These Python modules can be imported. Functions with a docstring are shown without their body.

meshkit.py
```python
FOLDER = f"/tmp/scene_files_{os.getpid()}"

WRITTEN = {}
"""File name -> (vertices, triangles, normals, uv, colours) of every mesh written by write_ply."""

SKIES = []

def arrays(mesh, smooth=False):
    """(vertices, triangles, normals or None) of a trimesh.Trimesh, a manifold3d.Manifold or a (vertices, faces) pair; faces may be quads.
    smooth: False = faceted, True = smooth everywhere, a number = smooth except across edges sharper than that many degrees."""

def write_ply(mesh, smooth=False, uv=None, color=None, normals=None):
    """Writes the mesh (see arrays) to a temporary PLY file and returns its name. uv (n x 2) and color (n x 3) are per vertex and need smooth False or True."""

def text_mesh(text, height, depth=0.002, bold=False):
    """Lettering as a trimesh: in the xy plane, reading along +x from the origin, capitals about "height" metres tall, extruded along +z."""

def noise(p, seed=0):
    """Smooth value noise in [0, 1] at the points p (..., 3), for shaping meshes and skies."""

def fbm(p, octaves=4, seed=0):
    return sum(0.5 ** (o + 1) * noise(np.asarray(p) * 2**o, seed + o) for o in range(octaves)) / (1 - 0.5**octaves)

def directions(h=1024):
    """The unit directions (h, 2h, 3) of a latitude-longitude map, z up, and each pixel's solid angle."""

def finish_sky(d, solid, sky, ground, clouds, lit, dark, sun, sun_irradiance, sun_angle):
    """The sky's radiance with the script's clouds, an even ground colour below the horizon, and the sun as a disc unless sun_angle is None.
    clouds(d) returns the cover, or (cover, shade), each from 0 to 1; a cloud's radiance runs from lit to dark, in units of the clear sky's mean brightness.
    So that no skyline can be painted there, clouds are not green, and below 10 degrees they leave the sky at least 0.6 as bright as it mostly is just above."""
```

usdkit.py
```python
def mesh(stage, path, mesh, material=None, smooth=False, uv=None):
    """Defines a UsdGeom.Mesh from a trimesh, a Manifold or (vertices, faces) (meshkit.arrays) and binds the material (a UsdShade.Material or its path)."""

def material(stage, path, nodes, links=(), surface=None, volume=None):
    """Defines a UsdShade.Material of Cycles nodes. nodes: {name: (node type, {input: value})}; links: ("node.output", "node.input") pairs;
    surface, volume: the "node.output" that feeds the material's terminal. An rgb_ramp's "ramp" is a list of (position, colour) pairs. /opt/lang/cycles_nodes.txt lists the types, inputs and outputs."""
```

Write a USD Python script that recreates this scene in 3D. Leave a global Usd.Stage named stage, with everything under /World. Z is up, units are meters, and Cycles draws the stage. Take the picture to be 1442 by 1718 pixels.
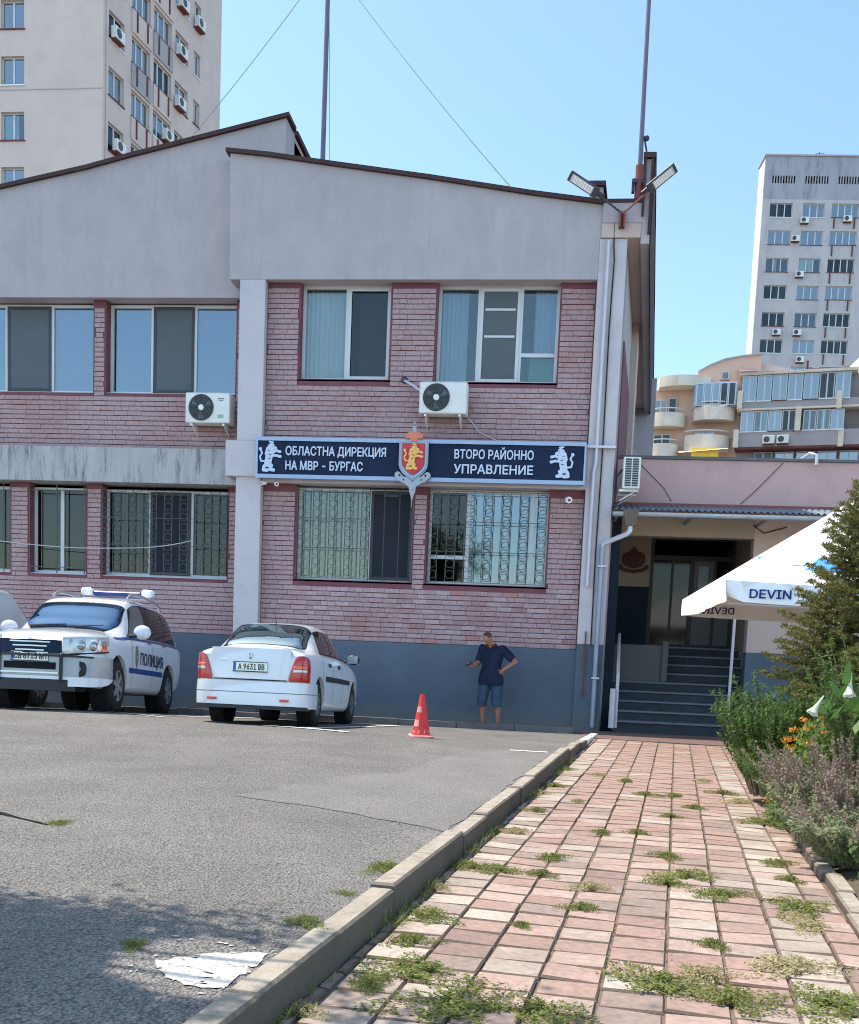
import math, random
import numpy as np, trimesh, manifold3d
import shapely
from shapely import affinity
from shapely.geometry import Polygon, LineString, Point, box as sbox
from shapely.ops import unary_union
from scipy.interpolate import PchipInterpolator
from pxr import Usd, UsdGeom, UsdLux, UsdShade, Gf, Sdf
import usdkit, meshkit

rnd = random.Random(7)
nrs = np.random.default_rng(11)
stage = Usd.Stage.CreateInMemory()
UsdGeom.SetStageUpAxis(stage, UsdGeom.Tokens.z)
UsdGeom.SetStageMetersPerUnit(stage, 1.0)
UsdGeom.Xform.Define(stage, '/World')
UsdGeom.Scope.Define(stage, '/World/Looks')
pi = math.pi
T = trimesh

# ---------------------------------------------------------------- camera
FPX, PX, PY = 1716.0, 721.0, 1281.0          # focal length and principal point in pixels of the 1442 x 1718 picture
YAW, PITCH, ROLL = math.radians(6.5), math.atan(183 / 1716), 0.042
EYE = np.array([0, 0, 1.22])
fwd = np.array([-math.sin(YAW) * math.cos(PITCH), math.cos(YAW) * math.cos(PITCH), -math.sin(PITCH)])
r0 = np.array([math.cos(YAW), math.sin(YAW), 0]); u0 = np.cross(r0, fwd)
RR = r0 * math.cos(ROLL) + u0 * math.sin(ROLL); UU = u0 * math.cos(ROLL) - r0 * math.sin(ROLL)
cam = UsdGeom.Camera.Define(stage, '/World/camera')
m = Gf.Matrix4d(*RR, 0, *UU, 0, *(-fwd), 0, *EYE, 1)
cam.AddTransformOp().Set(m)
cam.CreateHorizontalApertureAttr(36.0)
cam.CreateVerticalApertureAttr(36.0 * 1718 / 1442)
cam.CreateFocalLengthAttr(36.0 * FPX / 1442)
cam.CreateVerticalApertureOffsetAttr((PY - 859) / 1442 * 36)
cam.CreateHorizontalApertureOffsetAttr(0.0)
cam.CreateClippingRangeAttr(Gf.Vec2f(0.05, 3000))
cam.CreateExposureAttr(0.95)

# ---------------------------------------------------------------- sky and sun
SUN = np.array([-0.444, 0.094, 0.891]); SUN /= np.linalg.norm(SUN)
usdkit.material(stage, '/World/Looks/sky_air', {
    'sky': ('sky_texture', {'sky_type': 'single_scattering', 'sun_disc': False, 'sun_elevation': float(math.asin(SUN[2])), 'sun_rotation': float(math.atan2(SUN[0], SUN[1])), 'altitude': 0.0, 'air_density': 1.0, 'aerosol_density': 1.2, 'ozone_density': 1.0}),
    'tint': ('mix_color', {'blend_type': 'multiply', 'fac': 1.0, 'b': (.90, 1.015, 1.0)}),
    'bg': ('background_shader', {'strength': 0.15})}, [('sky.color', 'tint.a'), ('tint.result', 'bg.color')], surface='bg.background')
dome = UsdLux.DomeLight.Define(stage, '/World/sky')
dome.GetPrim().SetCustomDataByKey('kind', 'structure')
UsdShade.MaterialBindingAPI.Apply(dome.GetPrim()).Bind(UsdShade.Material.Get(stage, '/World/Looks/sky_air'))
sun = UsdLux.DistantLight.Define(stage, '/World/sun')
sun.CreateIntensityAttr(0.88); sun.CreateAngleAttr(0.53); sun.CreateNormalizeAttr(True); sun.CreateColorAttr(Gf.Vec3f(1.0, 0.93, 0.82))
zx = np.cross([0, 0, 1.0], SUN); zx /= np.linalg.norm(zx); zy = np.cross(SUN, zx)
sun.AddTransformOp().Set(Gf.Matrix4d(*zx, 0, *zy, 0, *SUN, 0, 0, 0, 30, 1))

# ---------------------------------------------------------------- scene helpers
counts = {}
def numbered(parent, name):
    k = counts.get((parent, name), 0); counts[(parent, name)] = k + 1
    return f'{parent}/{name}' + (f'_{k:03d}' if k else '')
def data(prim, label=None, cat=None, group=None, kind=None):
    for k, v in (('label', label), ('category', cat), ('group', group), ('kind', kind)):
        if v: prim.SetCustomDataByKey(k, v)
def thing(name, label, cat, loc=(0, 0, 0), rz=0.0, group=None, kind=None, rx=0.0):
    p = numbered('/World', name)
    x = UsdGeom.Xform.Define(stage, p)
    x.AddTranslateOp().Set(Gf.Vec3d(*map(float, loc)))
    if rz: x.AddRotateZOp().Set(float(rz))
    if rx: x.AddRotateXOp().Set(float(rx))
    data(x.GetPrim(), label, cat, group, kind)
    return p
def put(name, mesh, mat, parent='/World', smooth=False, label=None, cat=None, group=None, kind=None):
    p = numbered(parent, name)
    me = usdkit.mesh(stage, p, mesh, '/World/Looks/' + mat, smooth=smooth)
    if mat in DOUBLE: me.CreateDoubleSidedAttr(True)
    data(me.GetPrim(), label, cat, group, kind)
    return p
def copy(src, name, label, cat, loc, rz=0.0, group=None, scale=1.0, rx=0.0):
    p = numbered('/World', name)
    x = UsdGeom.Xform.Define(stage, p)
    x.AddTranslateOp().Set(Gf.Vec3d(*map(float, loc)))
    x.AddRotateZOp().Set(float(rz))
    if rx: x.AddRotateXOp().Set(float(rx))
    if scale != 1.0: x.AddScaleOp().Set(Gf.Vec3f(*([scale] * 3 if np.ndim(scale) == 0 else scale)))
    x.GetPrim().GetReferences().AddInternalReference(src)
    x.GetPrim().SetInstanceable(True)
    data(x.GetPrim(), label, cat, group)
    return p
DOUBLE = set()

# ---------------------------------------------------------------- mesh helpers
def cat(*ms):
    ms = [x for x in ms if x is not None and len(x.faces)]
    return T.util.concatenate(ms)
def tm(v, f): return T.Trimesh(np.asarray(v, float), np.asarray(f, int), process=False)
BF = np.array([[0, 2, 1], [0, 3, 2], [4, 5, 6], [4, 6, 7], [0, 1, 5], [0, 5, 4], [1, 2, 6], [1, 6, 5], [2, 3, 7], [2, 7, 6], [3, 0, 4], [3, 4, 7]])
def bx(x0, x1, y0, y1, z0, z1):
    x0, x1 = min(x0, x1), max(x0, x1); y0, y1 = min(y0, y1), max(y0, y1); z0, z1 = min(z0, z1), max(z0, z1)
    return tm([[x0, y0, z0], [x1, y0, z0], [x1, y1, z0], [x0, y1, z0], [x0, y0, z1], [x1, y0, z1], [x1, y1, z1], [x0, y1, z1]], BF)
def cbx(x0, x1, y0, y1, z0, z1, c=0.01):
    P = []
    for sx in (0, 1):
        for sy in (0, 1):
            for sz in (0, 1):
                for k in range(3):
                    o = [c, c, c]; o[k] = 0
                    P.append([x1 - o[0] if sx else x0 + o[0], y1 - o[1] if sy else y0 + o[1], z1 - o[2] if sz else z0 + o[2]])
    return T.Trimesh(P).convex_hull
def tube(pts, r, n=8, caps=True):
    pts = np.asarray(pts, float); rs = np.full(len(pts), r) if np.ndim(r) == 0 else np.asarray(r, float)
    d = np.gradient(pts, axis=0); d /= np.linalg.norm(d, axis=1, keepdims=True) + 1e-12
    ref = np.array([0, 0, 1.0]) if abs(d[0][2]) < .9 else np.array([1.0, 0, 0])
    V = []; a = np.arange(n) * 2 * pi / n
    e1 = np.cross(d[0], ref); e1 /= np.linalg.norm(e1)
    for p, t, q in zip(pts, d, rs):
        e1 = e1 - t * (e1 @ t); e1 /= np.linalg.norm(e1); e2 = np.cross(t, e1)
        V.append(p + q * (np.cos(a)[:, None] * e1 + np.sin(a)[:, None] * e2))
    V = np.vstack(V); F = []
    for i in range(len(pts) - 1):
        for j in range(n):
            k = (j + 1) % n
            F += [[i * n + j, i * n + k, (i + 1) * n + k], [i * n + j, (i + 1) * n + k, (i + 1) * n + j]]
    if caps:
        o = len(V); V = np.vstack([V, pts[0], pts[-1]]); b = (len(pts) - 1) * n
        for j in range(n):
            k = (j + 1) % n
            F += [[o, k, j], [o + 1, b + j, b + k]]
    return tm(V, F)
def prism(poly, t, origin=(0, 0, 0), U=(1, 0, 0), Vv=(0, 0, 1), N=(0, 1, 0)):
    """extrudes a shapely polygon drawn in (U, Vv) by t along N, from origin"""
    out = []
    for g in getattr(poly, 'geoms', [poly]):
        if g.is_empty or g.geom_type != 'Polygon' or g.area < 1e-9: continue
        e = T.creation.extrude_polygon(g, t, engine='earcut')
        v = np.asarray(e.vertices)
        w = np.asarray(origin, float) + v[:, :1] * np.asarray(U, float) + v[:, 1:2] * np.asarray(Vv, float) + v[:, 2:3] * np.asarray(N, float)
        f = np.asarray(e.faces)
        if np.linalg.det(np.array([U, Vv, N], float)) < 0: f = f[:, ::-1]
        out.append(tm(w, f))
    return cat(*out)
def wallxz(poly, y, t): return prism(poly, t, (0, y, 0))      # polygon in (x, z), front face at y, thickness t away from the viewer
def lathe(prof, n=24, axis='z'):
    prof = np.asarray(prof, float); a = np.arange(n) * 2 * pi / n
    V = np.vstack([np.c_[p[0] * np.cos(a), p[0] * np.sin(a), np.full(n, p[1])] for p in prof]); F = []
    for i in range(len(prof) - 1):
        for j in range(n):
            k = (j + 1) % n
            F += [[i * n + j, i * n + k, (i + 1) * n + k], [i * n + j, (i + 1) * n + k, (i + 1) * n + j]]
    me = tm(V, F)
    if axis == 'y': me.vertices = np.asarray(me.vertices)[:, [0, 2, 1]]; me.faces = np.asarray(me.faces)[:, ::-1]
    return me
def grid(P):
    """P: (a, b, 3) array of points -> sheet"""
    a, b = P.shape[:2]; i = np.arange(a * b).reshape(a, b)
    q = np.stack([i[:-1, :-1], i[1:, :-1], i[1:, 1:], i[:-1, 1:]], -1).reshape(-1, 4)
    return tm(P.reshape(-1, 3), np.vstack([q[:, [0, 1, 2]], q[:, [0, 2, 3]]]))
def moved(me, t=(0, 0, 0), rz=0, rx=0, ry=0, s=1):
    me = me.copy(); v = np.asarray(me.vertices) * s
    for ang, (i, j) in ((rx, (1, 2)), (ry, (2, 0)), (rz, (0, 1))):
        if ang:
            c, sn = math.cos(ang), math.sin(ang); p, q = v[:, i].copy(), v[:, j].copy()
            v[:, i], v[:, j] = c * p - sn * q, sn * p + c * q
    me.vertices = v + np.asarray(t, float); return me
def text(s, h, depth=.004, bold=True, sx=1.0, anchor='l'):
    t = meshkit.text_mesh(s, h, depth, bold); v = np.asarray(t.vertices).copy(); v[:, 0] *= sx
    if anchor == 'm': v[:, 0] -= (v[:, 0].min() + v[:, 0].max()) / 2
    t.vertices = v; return t
def text_xz(s, h, x, y, z, **k):
    t = text(s, h, **k); v = np.asarray(t.vertices).copy()
    return tm(np.c_[v[:, 0] + x, y - v[:, 2], v[:, 1] + z], t.faces)
def leaves(pos, nrm, up, w, l, fold=0.0):
    """one diamond leaf (2 triangles) per row: pos base, up = leaf axis, nrm = side axis hint"""
    pos, up, nrm = (np.asarray(q, float) for q in (pos, up, nrm))
    up = up / (np.linalg.norm(up, axis=1, keepdims=True) + 1e-9)
    s = np.cross(up, nrm); s /= np.linalg.norm(s, axis=1, keepdims=True) + 1e-9
    w = np.broadcast_to(w, len(pos))[:, None]; l = np.broadcast_to(l, len(pos))[:, None]
    V = np.stack([pos, pos + up * l * .45 + s * w / 2, pos + up * l, pos + up * l * .45 - s * w / 2], 1).reshape(-1, 3)
    b = np.arange(len(pos))[:, None] * 4
    return tm(V, np.vstack([b + [0, 1, 2], b + [0, 2, 3]]))
def rdir(n, zlo=-1.0, zhi=1.0):
    z = nrs.uniform(zlo, zhi, n); a = nrs.uniform(0, 2 * pi, n); r = np.sqrt(np.maximum(0, 1 - z * z))
    return np.c_[r * np.cos(a), r * np.sin(a), z]

# ---------------------------------------------------------------- materials
def mat(name, col, rough=.6, spec=.5, var=.12, scale=3.0, bump=0.0, bscale=40.0, metal=0.0, coat=0.0, stain=None, double=False, detail=5.0, stretch=(1, 1, 1), stain_pos=(.5, .72), streak=None, splash=None, sides=None):
    """a painted / solid surface: base colour with soft tone variation, optional stains and fine relief"""
    n = {'g': ('geometry', {}), 'mp': ('mapping', {'scale': stretch}), 'n': ('noise_texture', {'scale': scale, 'detail': detail, 'roughness': .6}),
         'r': ('rgb_ramp', {'ramp': [(.25, [c * (1 - var) for c in col]), (.75, [min(1, c * (1 + var)) for c in col])]}),
         'p': ('principled_bsdf', {'roughness': rough, 'specular_ior_level': spec, 'metallic': metal, 'coat_weight': coat, 'coat_roughness': .05})}
    L = [('g.position', 'mp.vector'), ('mp.vector', 'n.vector'), ('n.fac', 'r.fac')]
    out = 'r.color'
    if stain:
        n['n2'] = ('noise_texture', {'scale': scale * 2.3, 'detail': 8.0, 'roughness': .7})
        n['r2'] = ('rgb_ramp', {'ramp': [(stain_pos[0], (0, 0, 0)), (stain_pos[1], (1, 1, 1))]})
        n['mx'] = ('mix_color', {'b': stain})
        L += [('mp.vector', 'n2.vector'), ('n2.fac', 'r2.fac'), ('r2.color', 'mx.fac'), ('r.color', 'mx.a')]
        out = 'mx.result'
    if streak:
        n['mp3'] = ('mapping', {'scale': (5.0, 5.0, .28)}); n['n3'] = ('noise_texture', {'scale': 1.4, 'detail': 7.0, 'roughness': .68}); n['r3'] = ('rgb_ramp', {'ramp': [(.54, (0, 0, 0)), (.74, (.55, .55, .55))]}); n['mx3'] = ('mix_color', {'b': streak})
        L += [('g.position', 'mp3.vector'), ('mp3.vector', 'n3.vector'), ('n3.fac', 'r3.fac'), ('r3.color', 'mx3.fac'), (out, 'mx3.a')]; out = 'mx3.result'
    if sides:    # soil and painted-in shade on the upright faces and worn edges
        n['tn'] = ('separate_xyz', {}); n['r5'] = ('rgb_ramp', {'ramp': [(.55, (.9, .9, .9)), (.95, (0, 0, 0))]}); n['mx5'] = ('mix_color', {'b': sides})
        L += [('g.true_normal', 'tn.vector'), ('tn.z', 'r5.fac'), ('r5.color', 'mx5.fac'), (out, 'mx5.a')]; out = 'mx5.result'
    if splash:   # mud splashed up from the ground: thick at the foot, gone at knee height, ragged in between
        n['sx'] = ('separate_xyz', {}); n['n4'] = ('noise_texture', {'scale': 3.5, 'detail': 8.0, 'roughness': .7}); n['mr'] = ('map_range', {'from_min': -.08, 'from_max': .55, 'to_min': .42, 'to_max': -.25}); n['ad'] = ('math', {'math_type': 'add'}); n['r4'] = ('rgb_ramp', {'ramp': [(.45, (0, 0, 0)), (.85, (.75, .75, .75))]}); n['mx4'] = ('mix_color', {'b': splash})
        L += [('g.position', 'sx.vector'), ('sx.z', 'mr.value'), ('g.position', 'n4.vector'), ('mr.result', 'ad.value1'), ('n4.fac', 'ad.value2'), ('ad.value', 'r4.fac'), ('r4.color', 'mx4.fac'), (out, 'mx4.a')]; out = 'mx4.result'
    L.append((out, 'p.base_color'))
    if bump:
        n['nb'] = ('noise_texture', {'scale': bscale, 'detail': 6.0}); n['b'] = ('bump', {'strength': .6, 'distance': bump})
        L += [('g.position', 'nb.vector'), ('nb.fac', 'b.height'), ('b.normal', 'p.normal')]
    usdkit.material(stage, '/World/Looks/' + name, n, L, surface='p.BSDF')
    if double: DOUBLE.add(name)
def mat_random(name, stops, rough=.8, island=True, bump=.003, bscale=60.0, grime=(.5, .45, .4), gs=2.2, gpos=(.5, .8), gamt=.6, sides=None):
    """one tone for each brick or paver"""
    n = {'g': ('geometry', {}), 'o': ('object_info', {}), 'r': ('rgb_ramp', {'ramp': stops, 'interpolate': False}),
         'n': ('noise_texture', {'scale': gs, 'detail': 7.0, 'roughness': .65}), 'r2': ('rgb_ramp', {'ramp': [(gpos[0], (0, 0, 0)), (gpos[1], (gamt, gamt, gamt))]}),
         'f': ('noise_texture', {'scale': 28.0, 'detail': 5.0}), 'r3': ('rgb_ramp', {'ramp': [(.3, (.80, .80, .80)), (.7, (1.12, 1.12, 1.12))]}),
         'mx': ('mix_color', {'b': grime}), 'ml': ('mix_color', {'blend_type': 'multiply', 'fac': 1.0}),
         'nb': ('noise_texture', {'scale': bscale, 'detail': 6.0}), 'b': ('bump', {'strength': .7, 'distance': bump}),
         'p': ('principled_bsdf', {'roughness': rough, 'specular_ior_level': .3})}
    L = [('g.random_per_island' if island else 'o.random', 'r.fac'), ('g.position', 'n.vector'), ('n.fac', 'r2.fac'), ('r.color', 'mx.a'), ('r2.color', 'mx.fac'),
         ('g.position', 'f.vector'), ('f.fac', 'r3.fac'), ('mx.result', 'ml.a'), ('r3.color', 'ml.b'), ('g.position', 'nb.vector'), ('nb.fac', 'b.height'), ('b.normal', 'p.normal')]
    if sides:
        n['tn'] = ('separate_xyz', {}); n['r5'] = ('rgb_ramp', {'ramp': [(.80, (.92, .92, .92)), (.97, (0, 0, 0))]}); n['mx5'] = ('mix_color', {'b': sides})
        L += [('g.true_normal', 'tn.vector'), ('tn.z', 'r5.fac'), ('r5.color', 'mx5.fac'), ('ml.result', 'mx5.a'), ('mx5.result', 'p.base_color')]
    else: L.append(('ml.result', 'p.base_color'))
    usdkit.material(stage, '/World/Looks/' + name, n, L, surface='p.BSDF')
def mat_leaf(name, stops, trans=.35, rough=.55):
    n = {'g': ('geometry', {}), 'r': ('rgb_ramp', {'ramp': stops}), 'p': ('principled_bsdf', {'roughness': rough, 'specular_ior_level': .3}), 't': ('translucent_bsdf', {}), 'm': ('mix_closure', {'fac': trans})}
    usdkit.material(stage, '/World/Looks/' + name, n, [('g.random_per_island', 'r.fac'), ('r.color', 'p.base_color'), ('r.color', 't.color'), ('p.BSDF', 'm.closure1'), ('t.BSDF', 'm.closure2')], surface='m.closure')
    DOUBLE.add(name)
def mat_glass(name, tint=(.9, .95, .95), base=.05, rough=.01, gcol=(1, 1, 1)):
    n = {'f': ('fresnel', {'IOR': 1.5}), 'a': ('math', {'math_type': 'add', 'value2': base, 'use_clamp': True}), 't': ('transparent_bsdf', {'color': tint}), 'g': ('glossy_bsdf', {'roughness': rough, 'color': gcol}), 'm': ('mix_closure', {})}
    usdkit.material(stage, '/World/Looks/' + name, n, [('f.fac', 'a.value1'), ('a.value', 'm.fac'), ('t.BSDF', 'm.closure1'), ('g.BSDF', 'm.closure2')], surface='m.closure')
def mat_emit(name, col, s): usdkit.material(stage, '/World/Looks/' + name, {'e': ('emission', {'color': col, 'strength': s})}, [], surface='e.emission')

mat('plaster_grey', (.395, .342, .345), .85, .2, .07, .9, .004, 30, stretch=(1, 1, .55), streak=(.30, .27, .28), stain=(.31, .28, .295), stain_pos=(.45, .8))
mat('plaster_stained', (.36, .34, .34), .88, .2, .12, 1.2, .008, 22, stain=(.13, .12, .12), stretch=(3.5, 3.5, .55), stain_pos=(.50, .68))
mat('plaster_pale', (.49, .435, .445), .85, .2, .06, 1.0, .003, 30, stain=(.40, .365, .38), stain_pos=(.5, .8))
mat('plaster_cream', (.50, .38, .33), .85, .2, .06, 1.1, .003, 30)
mat('plaster_pink', (.50, .31, .285), .85, .2, .05, .8, .003, 30, stain=(.42, .265, .25))
mat('brick_ground', (.165, .06, .07), .85, .2, .2, 3.0, .004, 50)
mat('joint_red', (.26, .035, .045), .7, .3, .2, 5.0)
BR = [(0, (.37, .25, .25)), (.18, (.395, .275, .275)), (.36, (.335, .22, .225)), (.5, (.405, .30, .30)), (.66, (.35, .235, .24)), (.8, (.375, .255, .25)), (.95, (.38, .19, .15)), (.98, (.30, .185, .185))]
mat_random('brick_piece', BR, .75, False, .002, 70, (.30, .15, .13), .9, (.46, .75), .8)
mat_random('brick_rest', BR, .75, True, .002, 70, (.30, .15, .13), .9, (.46, .75), .8)
mat('plinth_paint', (.085, .110, .140), .75, .2, .16, 1.2, .003, 40, stain=(.10, .12, .14), stain_pos=(.55, .85), splash=(.15, .135, .12))
mat('coping_brown', (.060, .034, .034), .8, .15, .2, 2.0)
mat('frame_white', (.54, .54, .545), .35, .5, .04, 3.0)
mat('sill_white', (.68, .68, .70), .4, .5, .05, 3.0)
mat('dark_inside', (.03, .035, .04), .9, .1, .2, 2.0)
mat('curtain_pale', (.56, .60, .58), .9, .1, .06, 3.0, double=True)
mat('curtain_blue', (.40, .50, .62), .9, .1, .06, 3.0, double=True)
mat('reflected_blue', (.36, .44, .54), .9, .1, .06, 3.0, double=True)  # flat backing coloured like the sky reflection in the lower panes
mat('blind_beige', (.50, .42, .30), .9, .1, .06, 3.0, double=True)
mat('blind_green', (.33, .31, .19), .9, .1, .1, 1.5, double=True)
mat('paper_green', (.05, .30, .22), .8, .2, .1, 4.0)
mat('net_dark', (.03, .032, .04), .9, .1, .1, 6.0)
mat('insect_net', (.10, .115, .125), .8, .2, .06, 6.0)
mat_glass('pane_clear', (.86, .92, .92), .06, .02)
mat_glass('pane_film', (.60, .66, .70), .20, .03, (.85, .93, 1.0))
mat_glass('pane_dark', (.45, .46, .46), .02, .02)
mat_glass('pane_far', (.40, .46, .52), .26, .05)
mat('grille_grey', (.075, .075, .07), .6, .4, .2, 6.0)
mat('iron_dark', (.035, .035, .04), .5, .5, .2, 6.0)
mat('iron_rust', (.20, .055, .05), .7, .3, .3, 5.0)
mat('steel_grey', (.30, .33, .37), .45, .5, .12, 4.0, metal=.5)
mat('mast_paint', (.125, .115, .155), .55, .4, .1, 2.0)
mat('pipe_pale', (.52, .52, .56), .5, .5, .08, 2.5)
mat('pipe_grey', (.28, .33, .40), .4, .5, .12, 2.5, metal=.4)
mat('ac_white', (.66, .64, .60), .5, .4, .05, 3.0, stain=(.50, .46, .40), stain_pos=(.55, .85))
mat('grille_dark', (.055, .06, .065), .5, .4, .1, 5.0)
mat('label_green', (.22, .42, .26), .6, .3, .1, 4.0)
mat('sign_navy', (.010, .018, .045), .6, .15, .15, 2.0)
mat('sign_frame', (.30, .37, .50), .3, .6, .06, 2.0, metal=.4)
mat('sign_letter', (.46, .52, .63), .5, .4, .04, 2.0)
mat('silver', (.36, .37, .40), .4, .5, .2, 10.0, metal=.7)
mat('shield_red', (.50, .025, .035), .4, .5, .1, 8.0)
mat('gold', (.75, .42, .12), .4, .5, .2, 30.0, metal=.5)
mat('copper_red', (.60, .17, .10), .45, .5, .1, 8.0)
mat('emblem_red', (.075, .012, .012), .6, .4, .3, 20.0)
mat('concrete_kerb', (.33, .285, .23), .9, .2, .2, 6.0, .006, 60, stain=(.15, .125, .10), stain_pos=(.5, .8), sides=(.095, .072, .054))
mat('concrete_dark', (.125, .12, .12), .9, .2, .2, 5.0, .005, 50)
mat('kerb_white', (.70, .69, .66), .8, .2, .1, 8.0, .004, 50, stain=(.35, .34, .32), stain_pos=(.5, .75))
mat('road_paint', (.72, .71, .68), .75, .2, .1, 9.0, .002, 60, stain=(.25, .25, .25), stain_pos=(.55, .75))
mat('paint_spill', (.50, .48, .45), .88, .15, .12, 22.0, .012, 60, stain=(.20, .185, .17), stain_pos=(.50, .68))
mat('joint_sand', (.17, .125, .095), .95, .1, .3, 9.0, .008, 60)
mat('soil', (.11, .085, .06), .95, .1, .3, 6.0, .02, 30)
mat('far_ground', (.20, .19, .17), .95, .1, .2, .2, .01, 4)
mat('apron_shade', (.16, .10, .09), .8, .3, .2, 5.0, .002, 40)  # dark tone stands in for the entrance shadow at the path end
mat('step_stone', (.032, .036, .043), .75, .2, .25, 6.0, .002, 40, stain=(.09, .09, .09), stain_pos=(.62, .8))
mat('shaded_cream', (.36, .29, .225), .85, .2, .06, 1.1)  # cream plaster with the deep recess shadow mixed into its colour
mat('shaded_blue', (.016, .024, .036), .8, .2, .1, 1.5)  # wall paint darkened in its colour for the recess shadow
mat('shaded_grey', (.10, .095, .095), .85, .2, .08, 1.5)  # ceiling and landing colour darkened for the recess shadow
mat_glass('pane_door', (.08, .09, .10), .0, .08)
mat('step_nose', (.12, .13, .15), .6, .4, .15, 8.0)
mat('canopy_sheet', (.16, .20, .25), .5, .4, .15, 3.0)
mat('flashing_red', (.20, .06, .055), .6, .4, .2, 4.0)
mat('shaded_door_white', (.13, .125, .125), .5, .4, .06, 3.0)  # white door with the recess shadow painted into its colour
mat('door_frame_dark', (.025, .027, .032), .5, .4, .1, 4.0)
mat('rail_paint', (.50, .50, .53), .45, .5, .08, 6.0)
mat('tower_right', (.45, .405, .395), .9, .15, .07, .35, .006, 4, stain=(.36, .32, .315), stretch=(1, 1, .5), stain_pos=(.45, .75))
mat('tower_wall', (.575, .455, .39), .9, .15, .06, .35, .006, 4, stain=(.50, .39, .36), stain_pos=(.45, .8))
mat('tower_side', (.57, .45, .395), .9, .15, .06, .35, .006, 4, stain=(.49, .375, .36), stain_pos=(.45, .8))
mat('tower_grey', (.33, .31, .33), .9, .15, .1, .4, .006, 4, stain=(.17, .16, .18), stretch=(1.5, 1.5, .35), stain_pos=(.5, .75))
mat('terrace_pink', (.62, .40, .30), .9, .15, .06, .5)
mat('terrace_cream', (.66, .56, .46), .9, .15, .08, .5, stain=(.42, .38, .32), stain_pos=(.5, .8))
mat('terrace_grey', (.36, .32, .32), .9, .15, .1, .6)
mat('awning_yellow', (.80, .55, .08), .8, .2, .08, 2.0, double=True)
mat('awning_mauve', (.22, .16, .20), .8, .2, .2, 2.0, double=True)
mat('rust_strut', (.14, .05, .045), .8, .2, .2, 3.0)
mat('cable_black', (.02, .02, .025), .6, .3, .1, 5.0)
mat('cable_pale', (.5, .5, .5), .6, .3, .1, 5.0)
mat('car_white', (.62, .63, .66), .28, .5, .015, 2.0, coat=1.0)
mat('car_silver', (.33, .34, .36), .35, .5, .03, 3.0, metal=.55, coat=.5)
mat('car_grey_paint', (.62, .63, .64), .35, .5, .03, 3.0, metal=.3, coat=.6)
mat('car_black', (.018, .018, .02), .45, .4, .1, 8.0)
mat('car_under', (.012, .012, .013), .9, .1, .2, 8.0)
mat('tyre', (.022, .022, .023), .85, .2, .25, 14.0)
mat('rim_alloy', (.42, .43, .45), .35, .5, .1, 8.0, metal=.8)
mat('rim_steel', (.16, .16, .17), .5, .5, .15, 8.0, metal=.5)
mat('chrome', (.55, .56, .58), .12, .6, .02, 4.0, metal=1.0)
mat('car_blue', (.012, .035, .17), .35, .5, .06, 6.0)
mat('car_seat', (.05, .05, .055), .8, .2, .2, 6.0)
mat('lens_red', (.36, .008, .012), .15, .6, .06, 20.0, coat=1.0)
mat('lens_orange', (.70, .09, .03), .15, .6, .06, 20.0, coat=1.0)
mat('lens_clear', (.50, .50, .52), .15, .6, .35, 14.0, metal=.5, coat=1.0)
mat('plate_white', (.72, .72, .62), .4, .4, .04, 6.0)
mat('plate_black', (.02, .02, .02), .5, .4, .05, 6.0)
mat('plate_blue', (.02, .06, .35), .5, .4, .05, 6.0)
mat('decal_navy', (.03, .035, .07), .5, .4, .05, 6.0)
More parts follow.
